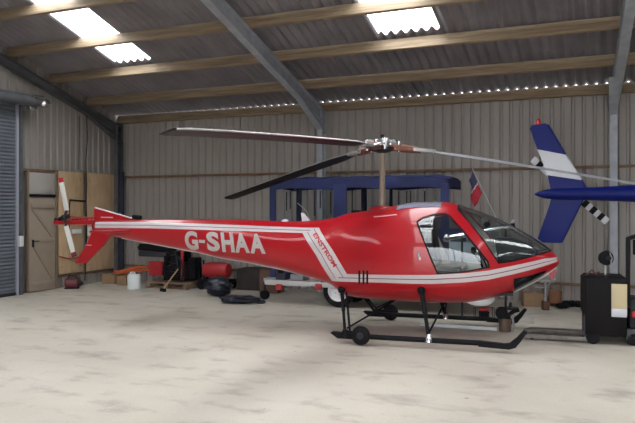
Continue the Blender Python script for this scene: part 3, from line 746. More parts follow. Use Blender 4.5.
pd = hp(479, 302, .2); mb.ell((pd.x, -.1, fB(pd.x)+.03), (.21, .14, .11), PLAS); mb.build('landing_light_dome', heli)
# exhaust pipe under engine bay
mb = MB(); ux = hp(341, 290, .1).x; mb.tube([(ux+.15, -.1, fB(ux+.2)+.05), (ux+.05, -.12, .86), (ux-.1, -.12, .84)], .04, DGR, 14); mb.build('exhaust_pipe', heli)

# ================================================================== BLUE HELICOPTER (tail in view)
BT = Vector((4.16, 11.2, 0)); bh = thing('helicopter', BT, BROT, 'blue helicopter whose finned tail with a white band shows at the right', 'helicopter')
cb, sb = math.cos(BROT), math.sin(BROT)
def wb(p): dx, dy = p[0]-BT.x, p[1]-BT.y; return Vector((dx*cb+dy*sb, -dx*sb+dy*cb, p[2]))
def bp_(x, y, off=0.): # point on the upright plane through its boom, off metres behind it
    o = wb((0, 0, CH)); d = wb((BT.x+(x-317.5)/FP, BT.y+1, (HY-y)/FP)); k = (off-o.y)/d.y; return o+d*k
mb = MB(); pr = [(0, .1), (.3, .105), (.9, .135), (2, .18), (3.3, .25), (4.2, .33)]
mb.tube([(u, 0, 2.045-.0*u) for u, r in pr], [r for u, r in pr], BLU, 28); bo = mb.build('tail_boom', bh)
mb = MB(); mb.tube([Vector((u, 0, 2.045)) for u in (.06, -.2, -.38, -.5, -.56)], [.1, .095, .075, .04, .008], BLU, 24); mb.build('tail_cone', bh)
def airfoil_prism(mb, pts, th, m):
    P = [bp_(x, y) for x, y in pts]; n = len(P); c = sum(P, Vector())/n
    vs = []
    for dy, sc in ((-th/2, .9), (0, 1), (th/2, .9)):
        for p in P: vs.append(Vector((c.x+(p.x-c.x)*(sc if abs(dy) > 0 else 1), dy, p.z)))
    fs = [tuple(range(n)), tuple(2*n+k for k in range(n))]
    for l in range(2): fs += [(l*n+k, l*n+(k+1) % n, (l+1)*n+(k+1) % n, (l+1)*n+k) for k in range(n)]
    mb.add(vs, fs, m)
mb = MB()
mb_pts = {'a': [(530, 128.5), (532, 125.3), (546, 123.5), (548.5, 126), (564.8, 154.6), (537.5, 149.5)], 'b': [(537.5, 149.5), (564.8, 154.6), (581, 180), (547.8, 175.2)], 'c': [(547.8, 175.2), (581, 180), (587.3, 191), (584, 197), (552.5, 197)], 'd': [(552.5, 197), (584, 197), (560.5, 243), (543, 242.5), (537.8, 238.5)]}
def fin(mb, key, m):
    P = [bp_(x, y) for x, y in mb_pts[key]]
    # thickness tapers to the leading and trailing edges
    n = len(P); vs = []; 
    for dy in (-1, 1):
        for p in P: vs.append(p+Vector((0, dy*.022, 0)))
    mb.add(vs, [tuple(range(n))[::-1], tuple(range(n, 2*n))]+[(k_, (k_+1) % n, n+(k_+1) % n, n+k_) for k_ in range(n)], m)
for kk, m in (('a', BLU), ('b', BLW), ('c', BLU)): fin(mb, kk, m)
mb.tube([bp_(547.5, 125), bp_(565, 154.8)], .024, BLU, 10); mb.tube([bp_(565, 154.8), bp_(581, 180)], .024, BLW, 10); mb.tube([bp_(581, 180), bp_(587, 191)], .024, BLU, 10)
fn = mb.build('upper_fin', bh)
mb = MB(); fin(mb, 'd', BLU); mb.tube([bp_(586, 192), bp_(561, 242.5)], .024, BLU, 10); mb.build('lower_fin', bh)
mb = MB(); p = bp_(538.5, 124.5); mb.lathe(p, (0, 0, 1), [(0, .045), (.05, .04), (.09, .02), (.1, 0)], LENS, 16); o = mb.build('beacon', fn); o['label'] = 'red beacon on the fin tip'
# tail rotor behind the fin, striped tips
ctr = bp_(570, 191, .16)
mb = MB(); mb.lathe((ctr.x, .05, ctr.z), (0, 1, 0), [(0, .05), (.08, .05), (.08, .07), (.14, .07), (.14, 0)], DGR, 16); mb.build('tail_rotor_hub', bh)
for (x, y) in ((532.5, 159), (607.5, 222)):
    b_ = bp_(x, y, .2); a = ctr; d = b_-a
    mb = MB()
    segs = [(.08, .46, BLW), (.46, .58, BLT), (.58, .69, BLW), (.69, .8, BLT), (.8, .9, BLW), (.9, 1.0, BLW)] if x > 570 else [(.08, .74, BLW), (.74, .86, BLT), (.86, 1., BLW)]
    if x > 570: segs = [(.08, .36, BLW), (.36, .47, BLT), (.47, .57, BLW), (.57, .68, BLT), (.68, .78, BLW), (.78, .88, BLT), (.88, 1., BLW)]
    for p0, p1, m in segs: mb.bar(a+d*p0, a+d*p1, .02, .12, m, (1, 0, 0.8), .006)
    mb.build('tail_rotor_blade', bh)
# cabin, mast and skids further along, past the edge of the picture
mb = MB(); st = [(3.6, .22, .22, 2.0), (4.1, .45, .42, 1.85), (4.7, .62, .62, 1.6), (5.4, .68, .68, 1.42), (6.1, .68, .68, 1.36), (6.8, .62, .58, 1.3), (7.4, .45, .4, 1.2), (7.8, .22, .2, 1.12), (7.95, .03, .03, 1.1)]
vs = []; n = 32
for u, w, h, z in st:
    for k_ in range(n): a = 2*PI*k_/n; vs.append((u, w*math.cos(a), z+h*math.sin(a)))
mb.add(vs, [(i*n+k_, i*n+(k_+1) % n, (i+1)*n+(k_+1) % n, (i+1)*n+k_) for i in range(len(st)-1) for k_ in range(n)], BLU); mb.build('fuselage', bh, 60)
mb = MB(); mb.tube([(5.2, 0, 1.9), (5.2, 0, 2.75)], .05, MST, 16); mb.lathe((5.2, 0, 2.7), (0, 0, 1), [(0, 0), (0, .12), (.08, .12), (.1, .04), (.1, 0)], DGR, 16); mb.build('rotor_mast', bh)
for y in (-.95, .95):
    mb = MB(); mb.tube([(3.9, y, .05), (4.5, y, .05), (6.7, y, .05), (7.2, y, .05), (7.5, y, .16), (7.6, y, .3)], .045, DGR, 12); mb.build('skid', bh)
for u in (4.7, 6.4):
    mb = MB(); mb.tube([(u, -.95, .07), (u, -.75, .5), (u, -.3, .78), (u, .3, .78), (u, .75, .5), (u, .95, .07)], .035, DGR, 12); mb.build('cross_tube', bh)

# ================================================================== TRAILER WITH BLUE CANOPY
def bs(x, y, t):                      # hangar coordinates where the sight line meets the plane t out from the back wall
    d = Vector(((x-317.5)/FP, 1, (HY-y)/FP)); kx = K[0]*E2.x+K[1]*E2.y+t
    Y = kx/(d.x*E2.x+d.y*E2.y); P = d*Y; P.z = CH+d.z*Y
    return (P.x-K[0])*E1.x+(P.y-K[1])*E1.y, t, P.z
TT = 2.3                              # near side of the trailer
s0 = bs(271, 190, TT)[0]; s1 = bs(448.5, 180, TT)[0]; s2 = bs(492, 250, TT)[0]
tr = thing('trailer', B(s0, TT-.5), BROT, 'white-framed trailer under a blue canvas canopy behind the red helicopter', 'trailer')
def tl(x, y, t=TT): s, t_, z = bs(x, y, t); return Vector((s-s0, (TT-.5)-t, z))
Lc = s1-s0; Lt = s2-s0; yn, yf = -.5, .5
ztop = tl(400, 179)[2]; zb = tl(400, 188.5)[2]
mb = MB(); P = []; nx, ny = 40, 14
for i in range(nx+1):
    for j in range(ny+1):
        x = Lc*i/nx; a = j/ny; y = yn-.02+(yf-yn+.04)*a
        e = min(i, nx-i)/nx; ed = min(1, e*14); 
        z = ztop+.03-.05*(1-ed)**2+.05*math.sin(PI*a)+.012*math.sin(i*1.1+j)*ed-.03*(abs(math.sin(i*PI/10)) if False else 0)
        P.append((x, y, z))
fs = [(i*(ny+1)+j, (i+1)*(ny+1)+j, (i+1)*(ny+1)+j+1, i*(ny+1)+j+1) for i in range(nx) for j in range(ny)]
mb.add(P, fs, FAB)
# valance hanging all round, scalloped between posts
def val(a0, a1, fn_):
    n = 48; vs = []
    for i in range(n+1):
        p = fn_(i/n); zt = p[2]; sc = .035*abs(math.sin(i/n*PI*a1)); vs += [(p[0], p[1], zt), (p[0]+.004*math.sin(i*.9), p[1]+a0*.02*math.sin(i*.7), zt-.085), (p[0], p[1], zb-.01+sc)]
    mb.add(vs, [(3*i+j, 3*i+3+j, 3*i+4+j, 3*i+1+j) for i in range(n) for j in range(2)], FAB)
def edgez(f): e = min(f, 1-f); return ztop+.03-.05*(1-min(1, e*14))**2
val(1, 3, lambda f: (Lc*f, yn-.02, edgez(f))); val(1, 3, lambda f: (Lc*f, yf+.02, edgez(f)))
val(0, 1, lambda f: (0, yn-.02+(yf-yn+.04)*f, ztop-.02+.05*math.sin(PI*f))); val(0, 1, lambda f: (Lc, yn-.02+(yf-yn+.04)*f, ztop-.02+.05*math.sin(PI*f)))
mb.build('canopy', tr, 60)
deckz = .52
for (x, w, y, m) in ((272.8, 5.5, yn, FAB), (340, 12, yn, FAB), (445, 7, yn, FAB)):
    c = tl(x, 200); ww = w/FP*13.2/.92
    mb = MB(); mb.box((c.x, y, (zb+deckz)/2+.03), (ww, .045, zb-deckz+.1), m, None, .01); mb.build('canvas_post_sleeve', tr)
for x in (299, 364, 391, 447):
    s_, t_, z_ = bs(x, 200, TT-1.0); mb = MB(); mb.box((s_-s0, yf, (zb+deckz)/2+.03), (.11 if x < 380 else .06, .045, zb-deckz+.1), FBD, None, .01); mb.build('rear_post', tr)
for x in (287, 290, 314, 320, 331, 352, 399, 407, 411, 425):
    s_, t_, z_ = bs(x, 200, TT-1.0 if x % 2 else TT-.02); ln = .3+.25*random.random()
    mb = MB(); mb.box((s_-s0, yf-.02 if x % 2 else yn+.03, zb-.02-ln/2), (.018, .006, ln), BLK); mb.build('hanging_strap', tr)
for (xa, xb) in ((276, 334), (346, 441)):
    a, b_ = tl(xa, 200), tl(xb, 200); mb = MB(); mb.box(((a.x+b_.x)/2, yn+.0, (zb+1.15)/2+.02), (b_.x-a.x, .004, zb-1.1), CLR); mb.build('clear_window', tr)
# bodywork at the rear end, seen through the cabin windows
a, b_ = tl(405, 250), tl(492, 250)
z0_, z1_, z2_ = tl(450, 275).z, tl(450, 242).z, tl(450, 229).z
mb = MB(); mb.box(((a.x+b_.x)/2, yn, (z0_+z1_)/2), (b_.x-a.x, .03, z1_-z0_), mat('pale_panel', (.5, .56, .6), .5), None, .005); mb.build('side_panel', tr)
c2 = tl(466, 240); mb = MB(); mb.box(((a.x+c2.x)/2, yn, (z2_+z1_)/2+.01), (c2.x-a.x, .035, z2_-z1_), FAB, None, .01); mb.build('rolled_curtain', tr)
mb = MB(); mb.box(((a.x+b_.x)/2, yf, .9), (b_.x-a.x, .03, .6), mat('pale_panel2', (.36, .4, .44), .5), None, .005); mb.build('side_panel', tr)
# chassis
ch0 = tl(264, 283); zc_ = .4
mb = MB()
for y in (yn+.05, yf-.05): mb.bar((ch0.x, y, zc_), (Lt, y, zc_), .06, .09, GRY, bev=.006)
for i in range(6): x = ch0.x+.05+(Lt-ch0.x-.1)*i/5; mb.bar((x, yn+.05, zc_), (x, yf-.05, zc_), .05, .07, GRY)
mb.bar((ch0.x, yn+.1, zc_), (ch0.x-.25, 0, zc_), .05, .06, GRY); mb.bar((ch0.x, yf-.1, zc_), (ch0.x-.25, 0, zc_), .05, .06, GRY)
mb.build('chassis', tr)
mb = MB(); dx0 = tl(320, 280).x; mb.box(((Lt+dx0)/2, 0, zc_+.07), (Lt-dx0, yf-yn-.06, .04), mat('deck_boards', (.1, .085, .07), .8, var=.3), None, .003); mb.build('deck', tr)
for x in (279, 318.5):
    p = tl(x, 287); mb = MB(); mb.box((p.x, yn-.0, p.z), (.12, .07, .11), REDM, None, .015); o = mb.build('marker_bracket', tr); o['label'] = 'red bracket on the chassis rail'
wp = tl(337, 292)
for y, sg in ((yn+.12, -1), (yf-.12, 1)):
    mb = MB(); mb.lathe((wp.x, y-.08*sg, .305), (0, sg, 0), [(0, .19), (0, .27), (.03, .3), (.08, .307), (.13, .3), (.16, .27), (.155, .19), (.01, .19), (0, .19)], BLK, 36, cap=False); wh = mb.build('wheel_tyre', tr)
    mb = MB(); mb.lathe((wp.x, y-.075*sg, .305), (0, sg, 0), [(0, .0), (.03, .05), (.03, .13), (.01, .19), (.16, .195), (.15, .185), (.11, .16), (.1, .08), (.13, .05), (.13, 0)], mat('rim_silver', (.75, .75, .77), .35), 30)
    for k_ in range(5): a = k_*2*PI/5; mb.lathe((wp.x+.08*math.cos(a), y+.02*sg, .305+.08*math.sin(a)), (0, sg, 0), [(0, .014), (.02, .014), (.02, 0)], CHR, 8)
    mb.build('wheel_rim', wh)
mb = MB(); mb.bar((wp.x, yn+.1, .3), (wp.x, yf-.1, .3), .06, .06, DGR); mb.bar((wp.x-.15, yn+.1, .36), (wp.x+.15, yn+.1, .36), .05, .04, DGR); mb.build('axle', tr)
for y in (yn+.12,):
    mb = MB(); P = []
    for i in range(13):
        a = PI*(.25+.5*i/12); P += [(wp.x+.34*math.cos(a), y-.12, .32+.34*math.sin(a)), (wp.x+.34*math.cos(a), y+.12, .32+.34*math.sin(a))]
    mb.add(P, [(2*i, 2*i+2, 2*i+3, 2*i+1) for i in range(12)], BLK); o = mb.build('mudguard', tr); sdm = o.modifiers.new('t', 'SOLIDIFY'); sdm.thickness = .006
mb = MB(); p = (ch0.x-.25, 0); mb.tube([(p[0], 0, zc_+.05), (p[0], 0, .12)], .03, DGR); mb.lathe((p[0], -.04, .09), (0, 1, 0), [(0, .03), (0, .09), (.08, .09), (.08, .03)], BLK, 20); mb.build('jockey_wheel', tr)
# silver tube lying along the trailer rear
a, b_ = at(447, 238, 11.3), at(512, 226.5, 11.0)
tb_ = thing('silver_tube', (a+b_)/2*1.0 - Vector((0, 0, ((a+b_)/2).z)), 0, 'long silver tube sloping past the far side of the cockpit', 'tube'); c0 = Vector(tb_.location)
mb = MB(); mb.tube([a-c0, b_-c0], .045, CHR, 16); mb.build('tube_body', tb_)
mb = MB(); d = (b_-a).normalized(); mb.tube([b_-c0-d*.01, b_-c0+d*.05], .055, BLK, 16); mb.tube([b_-c0+Vector((0, 0, .05)), b_-c0+Vector((.02, 0, .11))], .02, BLW, 10); mb.build('end_cap', tb_)
mb = MB(); mb.ell(a-c0, (.075, .075, .075), CHR); mb.build('end_ball', tb_)
mb = MB()
for p in (a+d*.25, b_-d*.1): mb.tube([p-c0-Vector((0, 0, .04)), Vector((p.x-c0.x, p.y-c0.y, 0.0))], .018, DGR, 10); mb.lathe((p.x-c0.x, p.y-c0.y, 0), (0, 0, 1), [(0, .12), (.015, .12), (.02, .03), (.02, 0)], DGR, 16)
mb.build('trestle', tb_)
# items standing on the trailer front
def crate(name, s, t, z, dims, m, label, cat, rz=0., lid=None):
    o = thing(name, B(s, t, z), BROT+rz, label, cat); mb = MB(); w, d, h = dims; th = .012
    mb.box((0, 0, th/2), (w, d, th), m); 
    for sx in (-1, 1): mb.box((sx*(w/2-th/2), 0, h/2), (th, d, h), m)
    for sy in (-1, 1): mb.box((0, sy*(d/2-th/2), h/2), (w-2*th, th, h), m)
    mb.build('carcass', o)
    if lid: 
        for sx in (-1, 1):
            mb = MB(); mb.box((sx*w*.25, 0, h+.008), (w*.49, d, .008), lid, (0, sx*.06, 0)); mb.build('flap', o)
        mb = MB(); mb.box((0, 0, h+.016), (.05, d*.98, .003), mat('parcel_tape', (.35, .26, .16), .3)); mb.build('tape', o)
    return o
ps = tl(287, 279, TT-.15)
def onT(x, t, z): s_, t_, z_ = bs(x, 280, t); return s_
crate('storage_crate', onT(284, TT-.3, 0), TT-.3, zc_+.045, (.2, .3, .12), mat('blue_plastic', (.03, .035, .06), .5), 'small blue crate on the front of the trailer', 'crate', 0, None)
crate('storage_crate', onT(300, TT-.3, 0), TT-.3, zc_+.045, (.26, .3, .11), mat('white_crate', (.25, .25, .27), .5), 'white crate beside the small blue crate on the trailer', 'crate', 0, None)
crate('wooden_box', onT(272, .75, 0), .75, 0, (.42, .4, .5), BRN, 'brown wooden box standing just left of the trailer front', 'box', .1, BRN)

# Flag on a leaning stick, clipped to the trailer corner
fb = at(491, 207, 12.2); ft = at(472.5, 168.5, 12.2)
base = Vector((fb.x+.35, fb.y, 0))
fg = thing('flag', (base.x, base.y, 0), 0, 'small dark blue, white and red flag on a leaning stick behind the cockpit', 'flag')
mb = MB(); dd = (fb-ft).normalized(); mb.tube([ft-base+dd*.0, fb-base, fb-base+dd*.3, Vector((.0, 0, .02))], .009, BLW, 8); mb.build('flag_stick', fg)
mb = MB(); n = 22; m1, m2, m3 = mat('flag_navy', (.03, .035, .09), .8), mat('flag_white', (.55, .5, .52), .8), mat('flag_red', (.42, .02, .04), .8)
# cloth hangs from the stick and gathers downwards
rows = []
for i in range(n+1):
    f = i/n; P0 = at(472.8+9*f, 171+22*f, 12.2)-base; wv = .03*math.sin(f*9)
    Q = at(468.8+5.2*f+1.2*math.sin(f*7), 181+26*f, 12.16)-base
    r = [P0.lerp(Q, j/8)+Vector((0, .04*math.sin(j*1.3+f*5)*(j/8), -.02*math.sin(j/8*PI))) for j in range(9)]; rows.append(r)
vs = [p for r in rows for p in r]
for i in range(n):
    for j in range(8):
        f = i/n+ (j/8-.5)*.12; m = m1 if f < .42 else (m2 if f < .5 else m3)
        mb.add([rows[i][j], rows[i+1][j], rows[i+1][j+1], rows[i][j+1]], [(0, 1, 2, 3)], m)
o = mb.build('flag_cloth', fg, 60); sdm = o.modifiers.new('t', 'SOLIDIFY'); sdm.thickness = .003
mb = MB(); mb.lathe((0, 0, 0), (0, 0, 1), [(0, .14), (.03, .14), (.04, .03), (.12, .02), (.12, 0)], DGR, 20); mb.build('flag_base', fg)

# ================================================================== CLUTTER UNDER THE TAIL BOOM
# white jerrycan
p = fl(134.3, 289.5); jc = thing('jerrycan', p, -.1, 'white plastic jerrycan on the floor beneath the tail boom', 'jerrycan')
mb = MB(); mb.lathe((0, 0, 0), (0, 0, 1), [(0, .13), (.02, .15), (.3, .15), (.335, .13), (.35, .1), (.35, 0)], PLAS, 28); mb.build('body', jc)
mb = MB(); mb.lathe((.07, 0, .345), (0, 0, 1), [(0, .035), (.04, .035), (.045, .02), (.045, 0)], DGR, 14); mb.build('cap', jc)
mb = MB(); mb.tube([(-.09, 0, .34), (-.09, 0, .38), (.0, 0, .385), (.01, 0, .345)], .014, PLAS, 10); mb.build('handle', jc)
# dark red pump by the plywood
p = fl(72, 288.5); pu = thing('pump', p, .2, 'dark red pump on the floor below the left plywood board', 'pump')
mb = MB(); mb.lathe((-.14, 0, .12), (1, 0, 0), [(0, 0), (0, .09), (.02, .11), (.26, .11), (.28, .09), (.28, 0)], DRED, 24); mb.build('motor', pu)
mb = MB(); mb.box((0, 0, .012), (.3, .2, .024), BLK, None, .005); mb.build('foot_plate', pu)
mb = MB(); mb.tube([(-.08, 0, .23), (-.08, 0, .29), (.08, 0, .29), (.08, 0, .23)], .012, BLK); mb.build('handle', pu)
mb = MB(); mb.lathe((.14, 0, .12), (1, 0, 0), [(0, 0), (0, .07), (.05, .06), (.1, .03), (.1, 0)], DGR, 18); mb.build('impeller_housing', pu)
# cardboard boxes at the corner
def cbox(x, y, dims, label, rz=0.): 
    p = fl(x, y); s = (p.x-K[0])*E1.x+(p.y-K[1])*E1.y; t = (p.x-K[0])*E2.x+(p.y-K[1])*E2.y
    return crate('cardboard_box', s, t, 0, dims, CARD, label, 'box', rz, CARD)
cbox(112, 283.3, (.34, .3, .22), 'cardboard box in the back corner beside the steel post', .1)
cbox(126, 284.6, (.3, .28, .2), 'cardboard box touching the white jerrycan, under orange sheeting', -.15)
# orange netting bundle
p = fl(126, 283.4); mb = MB()
pr = random.Random(3)
for k_ in range(7):
    a0 = Vector((pr.uniform(-.35, .1), pr.uniform(-.1, .1), .225+pr.uniform(0, .05))); pts = []
    for i in range(9): f = i/8; pts.append(a0+Vector((f*.6, .05*math.sin(f*8+k_), .12*f+.035*math.sin(f*5+k_*1.7))))
    mb.tube(pts, .022, ORG, 8)
o = mb.build('orange_hose', loc=(p.x, p.y, .0)); tag(o, 'tangled orange hose heaped on the cardboard boxes', 'hose')
# wooden pallet
def pallet(x, y, L, label, z=0., rz=0.):
    p = fl(x, y); o = thing('wooden_pallet', (p.x, p.y, z), BROT+rz, label, 'pallet')
    PW = mat('pallet_wood', (.25, .17, .11), .8, var=.3, vscale=6)
    for i in range(6): mb = MB(); mb.box((0, -.36+.145*i+.0, .125), (L, .1, .02), PW, None, .002); mb.build('deck_board', o)
    for i in range(3): mb = MB(); mb.box((-L/2+.06+(L-.12)/2*i, 0, .07), (.1, .84, .09), PW, None, .002); mb.build('bearer', o)
    for i in range(3): mb = MB(); mb.box((0, -.36+.36*i, .0125), (L, .1, .022), PW, None, .002); mb.build('base_board', o)
    return o
pallet(177, 287, 1.1, 'wooden pallet on the floor under the dark engine')
# engine on the pallet
p = fl(178, 287); en = thing('engine', (p.x, p.y, .136), BROT, 'dark engine with red panels standing on the wooden pallet', 'engine')
mb = MB(); mb.box((.1, .0, .24), (.5, .46, .42), BLG, None, .03); mb.box((.05, .0, .56), (.4, .36, .26), BLK, None, .03); mb.box((.42, .05, .3), (.2, .3, .5), BLK, None, .03); mb.build('engine_block', en)
for i in range(6): mb = MB(); mb.box((.1, .0, .12+.05*i), (.54, .5, .012), DGR, None, .003); mb.build('cooling_fin', en)
mb = MB(); mb.lathe((.05, -.26, .42), (0, -1, 0), [(0, .2), (.02, .22), (.05, .22), (.05, .19), (.02, .18), (.02, 0)], BLG, 24); fan = mb.build('fan_housing', en)
for k_ in range(7):
    a = 2*PI*k_/7; mb = MB(); mb.bar((.05, -.3, .42), (.05+.17*math.cos(a), -.3, .42+.17*math.sin(a)), .01, .05, DGR, (.3, 1, 0)); mb.build('fan_blade', fan)
mb = MB(); mb.box((-.5, -.12, .28), (.36, .14, .32), REDM, None, .02); mb.build('red_panel', en)
mb = MB(); mb.box((-.24, -.1, .3), (.1, .1, .56), BLK, None, .01); mb.build('black_post', en)
mb = MB(); mb.box((-.62, .05, .62), (.78, .4, .16), mat('grey_rack', (.035, .037, .045), .5), None, .03); mb.prism([(-1.05, .05, .74), (-.2, .05, .68), (-.2, .05, .86), (-.98, .05, .84)], (0, .36, 0), BLG); mb.tube([(-1.0, -.15, .72), (-.25, -.15, .68)], .02, BLK); mb.build('carrier_rack', en)
mb = MB(); mb.box((.3, -.26, .42), (.06, .06, .76), REDM, None, .01); mb.build('red_post', en)
mb = MB(); mb.tube([(-.05, -.3, .66), (-.12, -.34, .4), (-.16, -.32, .2), (-.1, -.28, .08)], .03, BLK); mb.tube([(.2, -.3, .6), (.34, -.36, .5), (.36, -.33, .2), (.3, -.3, .05)], .022, DGR); mb.tube([(.12, -.3, .7), (.2, -.36, .62), (.24, -.34, .3), (.1, -.33, .16)], .018, DGR); mb.build('pipework', en)
# small tractor bodywork behind the bags: red rounded tank on dark wheels
p = fl(217, 289); tk = thing('tank_trolley', (p.x, p.y, 0), BROT, 'trolley with a rounded red tank behind the black bin bags', 'trolley')
mb = MB(); pts = [(-.34, 0, .42), (-.3, 0, .42), (-.2, 0, .42), (.2, 0, .42), (.3, 0, .42), (.34, 0, .42)]; mb.tube(pts, [.08, .15, .18, .18, .15, .08], REDM, 24); mb.build('red_tank', tk)
mb = MB(); mb.bar((-.4, 0, .2), (.4, 0, .2), .4, .05, BLK); mb.tube([(-.4, -.1, .2), (-.42, -.1, .62), (-.42, .1, .62), (-.4, .1, .2)], .018, BLK); mb.bar((-.2, 0, .2), (-.2, 0, .3), .2, .05, BLK); mb.bar((.2, 0, .2), (.2, 0, .3), .2, .05, BLK); mb.build('trolley_frame', tk)
for x in (-.28, .28):
    for y in (-.22, .22): mb = MB(); mb.lathe((x, y-.03, .11), (0, 1, 0), [(0, .03), (0, .1), (.02, .11), (.05, .11), (.06, .1), (.06, .03)], BLK, 20); mb.build('wheel', tk)
crate('dark_filler_box', bs(253, 270, .4)[0], .4, 0, (.56, .5, .46), mat('filler_dark', (.035, .028, .025), .8, var=.4), 'low dark chest put in the shaded gap by the back wall between the red tank and the trailer', 'filler', 0, mat('filler_dark', (.03, .03, .03), .7))  # dark box added to fill the shadowed area between tank and trailer
# broom
a = fl(163, 290.5, .03); b_ = at(178, 269, a.y+.12)
br = thing('broom', (a.x, a.y, 0), 0, 'broom with a wooden handle and black head leaning on the engine', 'broom'); c0 = Vector((a.x, a.y, 0))
mb = MB(); mb.tube([a-c0+Vector((0, 0, .02)), b_-c0], .014, mat('handle_wood', (.4, .27, .15), .6), 10); mb.build('handle', br)
mb = MB(); mb.box((0, 0, .04), (.14, .07, .07), BLK, (0, .2, .2), .012); mb.build('head', br)
# bin bags
def bag(x, y, r, label, flat, seed, rz=0.):
    p = fl(x, y); mb = MB(); n = 40; rnd = random.Random(seed); vs = []; fs = []; h = 20
    ph = [(rnd.uniform(0, 6), rnd.randint(2, 7), rnd.randint(2, 6), rnd.uniform(.02, .07)) for _ in range(10)]
    for i in range(h+1):
        e = -PI/2+PI*i/h
        for k_ in range(n):
            b2 = 2*PI*k_/n; j = 1+sum(am*math.sin(q*b2+w*e*1.7+f) for f, q, w, am in ph)*math.cos(e)
            z = r[2]*(math.sin(e)*j+1)
            if i < 4: z = max(0, z*.4)
            vs.append(Vector((r[0]*math.cos(e)**.8*math.cos(b2)*j if math.cos(e) > 0 else 0, r[1]*max(0, math.cos(e))**.8*math.sin(b2)*j, max(z, 0.0))))
    for i in range(h):
        for k_ in range(n): fs.append((i*n+k_, i*n+(k_+1) % n, (i+1)*n+(k_+1) % n, (i+1)*n+k_))
    o = thing('bin_bag', p, rz, label, 'bag'); mb.add(vs, fs, BAG); mb.build('bag_body', o, 70)
    m2 = MB(); zt = r[2]*1.9
    if not flat: m2.ell((.03, 0, zt-.02), (.08, .06, .05), BAG, (0, .3, 0), 16, .5, 3)
    else: m2.ell((r[0]*1.02, 0, .035), (.1, .06, .035), BAG, (0, 0, .3), 16, .5, 3)
    m2.build('bag_neck', o); return o
bag(218.5, 296, (.27, .22, .2), 'full black bin bag on the floor, left of the flat one', False, 4)
bag(241, 303, (.38, .22, .075), 'flat slumped black bin bag on the floor, nearest the trailer', True, 9, -.2)

# ================================================================== RIGHT SIDE: PALLET STACKER
ax = Vector((.95, -.31, 0)).normalized(); STR = math.atan2(ax.y, ax.x)
SO = fl(585, 344)                                 # near left foot of the machine
stk = thing('pallet_stacker', (SO.x, SO.y, 0), STR, 'black pallet stacker with cream panel whose forks reach under the red helicopter', 'pallet stacker')
mb = MB(); mb.box((.26, .36, .50), (.52, .7, .78), mat('stacker_black', (.008, .007, .008), .6, var=.3, spec=.12), None, .025); mb.box((.24, .36, .62), (.53, .6, .5), mat('stacker_brown', (.013, .009, .009), .6, var=.3, spec=.12), None, .02); body = mb.build('motor_housing', stk)
mb = MB(); mb.box((.42, .0, .65), (.19, .02, .33), CRM, None, .006); mb.build('cream_panel', stk)
mb = MB(); mb.box((.42, .0, .435), (.19, .022, .11), BLW, None, .006); mb.build('white_panel', stk)
for yv in (.12, .56):
    mb = MB(); mb.prism([(.02, yv, .085), (-.7, yv, .085), (-.8, yv, .05), (-.8, yv, .03), (.02, yv, .03)], (0, .16, 0), FORKM); fk = mb.build('fork', stk)
    mb = MB(); mb.lathe((-.68, yv-.05, .04), (0, 1, 0), [(0, 0), (0, .035), (.1, .035), (.1, 0)], BLK, 14); mb.build('load_roller', fk)
    mb = MB(); mb.box((.02, yv, .25), (.05, .12, .4), STD, None, .008); mb.build('fork_heel', stk)
for x, y in ((.1, .06), (.1, .64), (.6, .1), (.6, .6)):
    mb = MB(); mb.lathe((x, y-.05, .085), (0, 1, 0), [(0, .03), (0, .075), (.02, .085), (.08, .085), (.1, .075), (.1, .03)], BLK, 22); mb.build('wheel', stk)
mb = MB(); mb.box((.75, .3, .14), (.5, .5, .16), mat('plinth_grey', (.05, .052, .055), .6), None, .03); mb.build('battery_tray', stk)
mb = MB(); mb.box((.72, .3, .42), (.34, .44, .4), mat('battery_black', (.01, .011, .013), .5, spec=.2), None, .03); mb.build('battery_box', stk)
mb = MB(); mb.ell((.6, .02, .42), (.035, .03, .045), REDM); mb.build('red_connector', stk)
zz = at(627, 238, 8.75).z
mb = MB(); mb.box((.53, .04, (zz+.5)/2), (.05, .07, zz-.5), BLK, None, .01); mb.bar((.53, .04, zz-.02), (.67, .04, zz+.04), .05, .05, BLK, bev=.01); mb.box((.625, .04, zz-.13), (.07, .08, .2), BLK, None, .015); mb.build('tiller_column', stk)
mb = MB(); mb.tube([(.3, .1, .9), (.45, .06, .88), (.53, .04, .84), (.53, .04, .7)], .022, BLK); mb.build('control_cable', stk)
# lamp on the stacker
lw = SO+Vector((0, 0, 0)); Rz = Matrix.Rotation(STR, 3, 'Z')
lp = SO+Rz @ Vector((.27, .22, .895)); lp.z = .897
la = thing('work_lamp', lp, STR, 'round black work lamp on a thin stem on top of the pallet stacker', 'lamp')
mb = MB(); mb.lathe((0, 0, 0), (0, 0, 1), [(0, .07), (.015, .07), (.02, .015), (.02, 0)], DGR, 18); mb.tube([(0, 0, .01), (0, 0, .16)], .012, GRY, 10); mb.build('stem', la)
mb = MB(); mb.lathe((-.03, .05, .24), (.5, -1, .05), [(0, 0), (0, .05), (.03, .085), (.09, .1), (.11, .095), (.11, .07), (.09, .0)], BLK, 26); mb.lathe((.03, .0, .24), (.5, -1, .05), [(0, .03), (.02, .04), (.06, .02), (.06, 0)], DGR, 14); mb.build('lamp_head', la)
mb = MB(); mb.tube([(.06, -.02, .16), (.08, -.02, .24), (.05, -.02, .32)], .012, ALU, 8); mb.build('yoke', la)
cp = SO+Rz @ Vector((.1, .25, .9)); mb = MB(); mb.tube([(-.08, 0, .01), (-.03, .02, .04), (.0, 0, .08), (.05, -.02, .03), (.1, 0, .05), (.06, .03, .01)], .011, mat('rust_cable', (.16, .05, .04), .6), 8); tag(mb.build('cable_coil', loc=(cp.x, cp.y, .89)), 'loose brownish cable lying on top of the pallet stacker', 'cable')

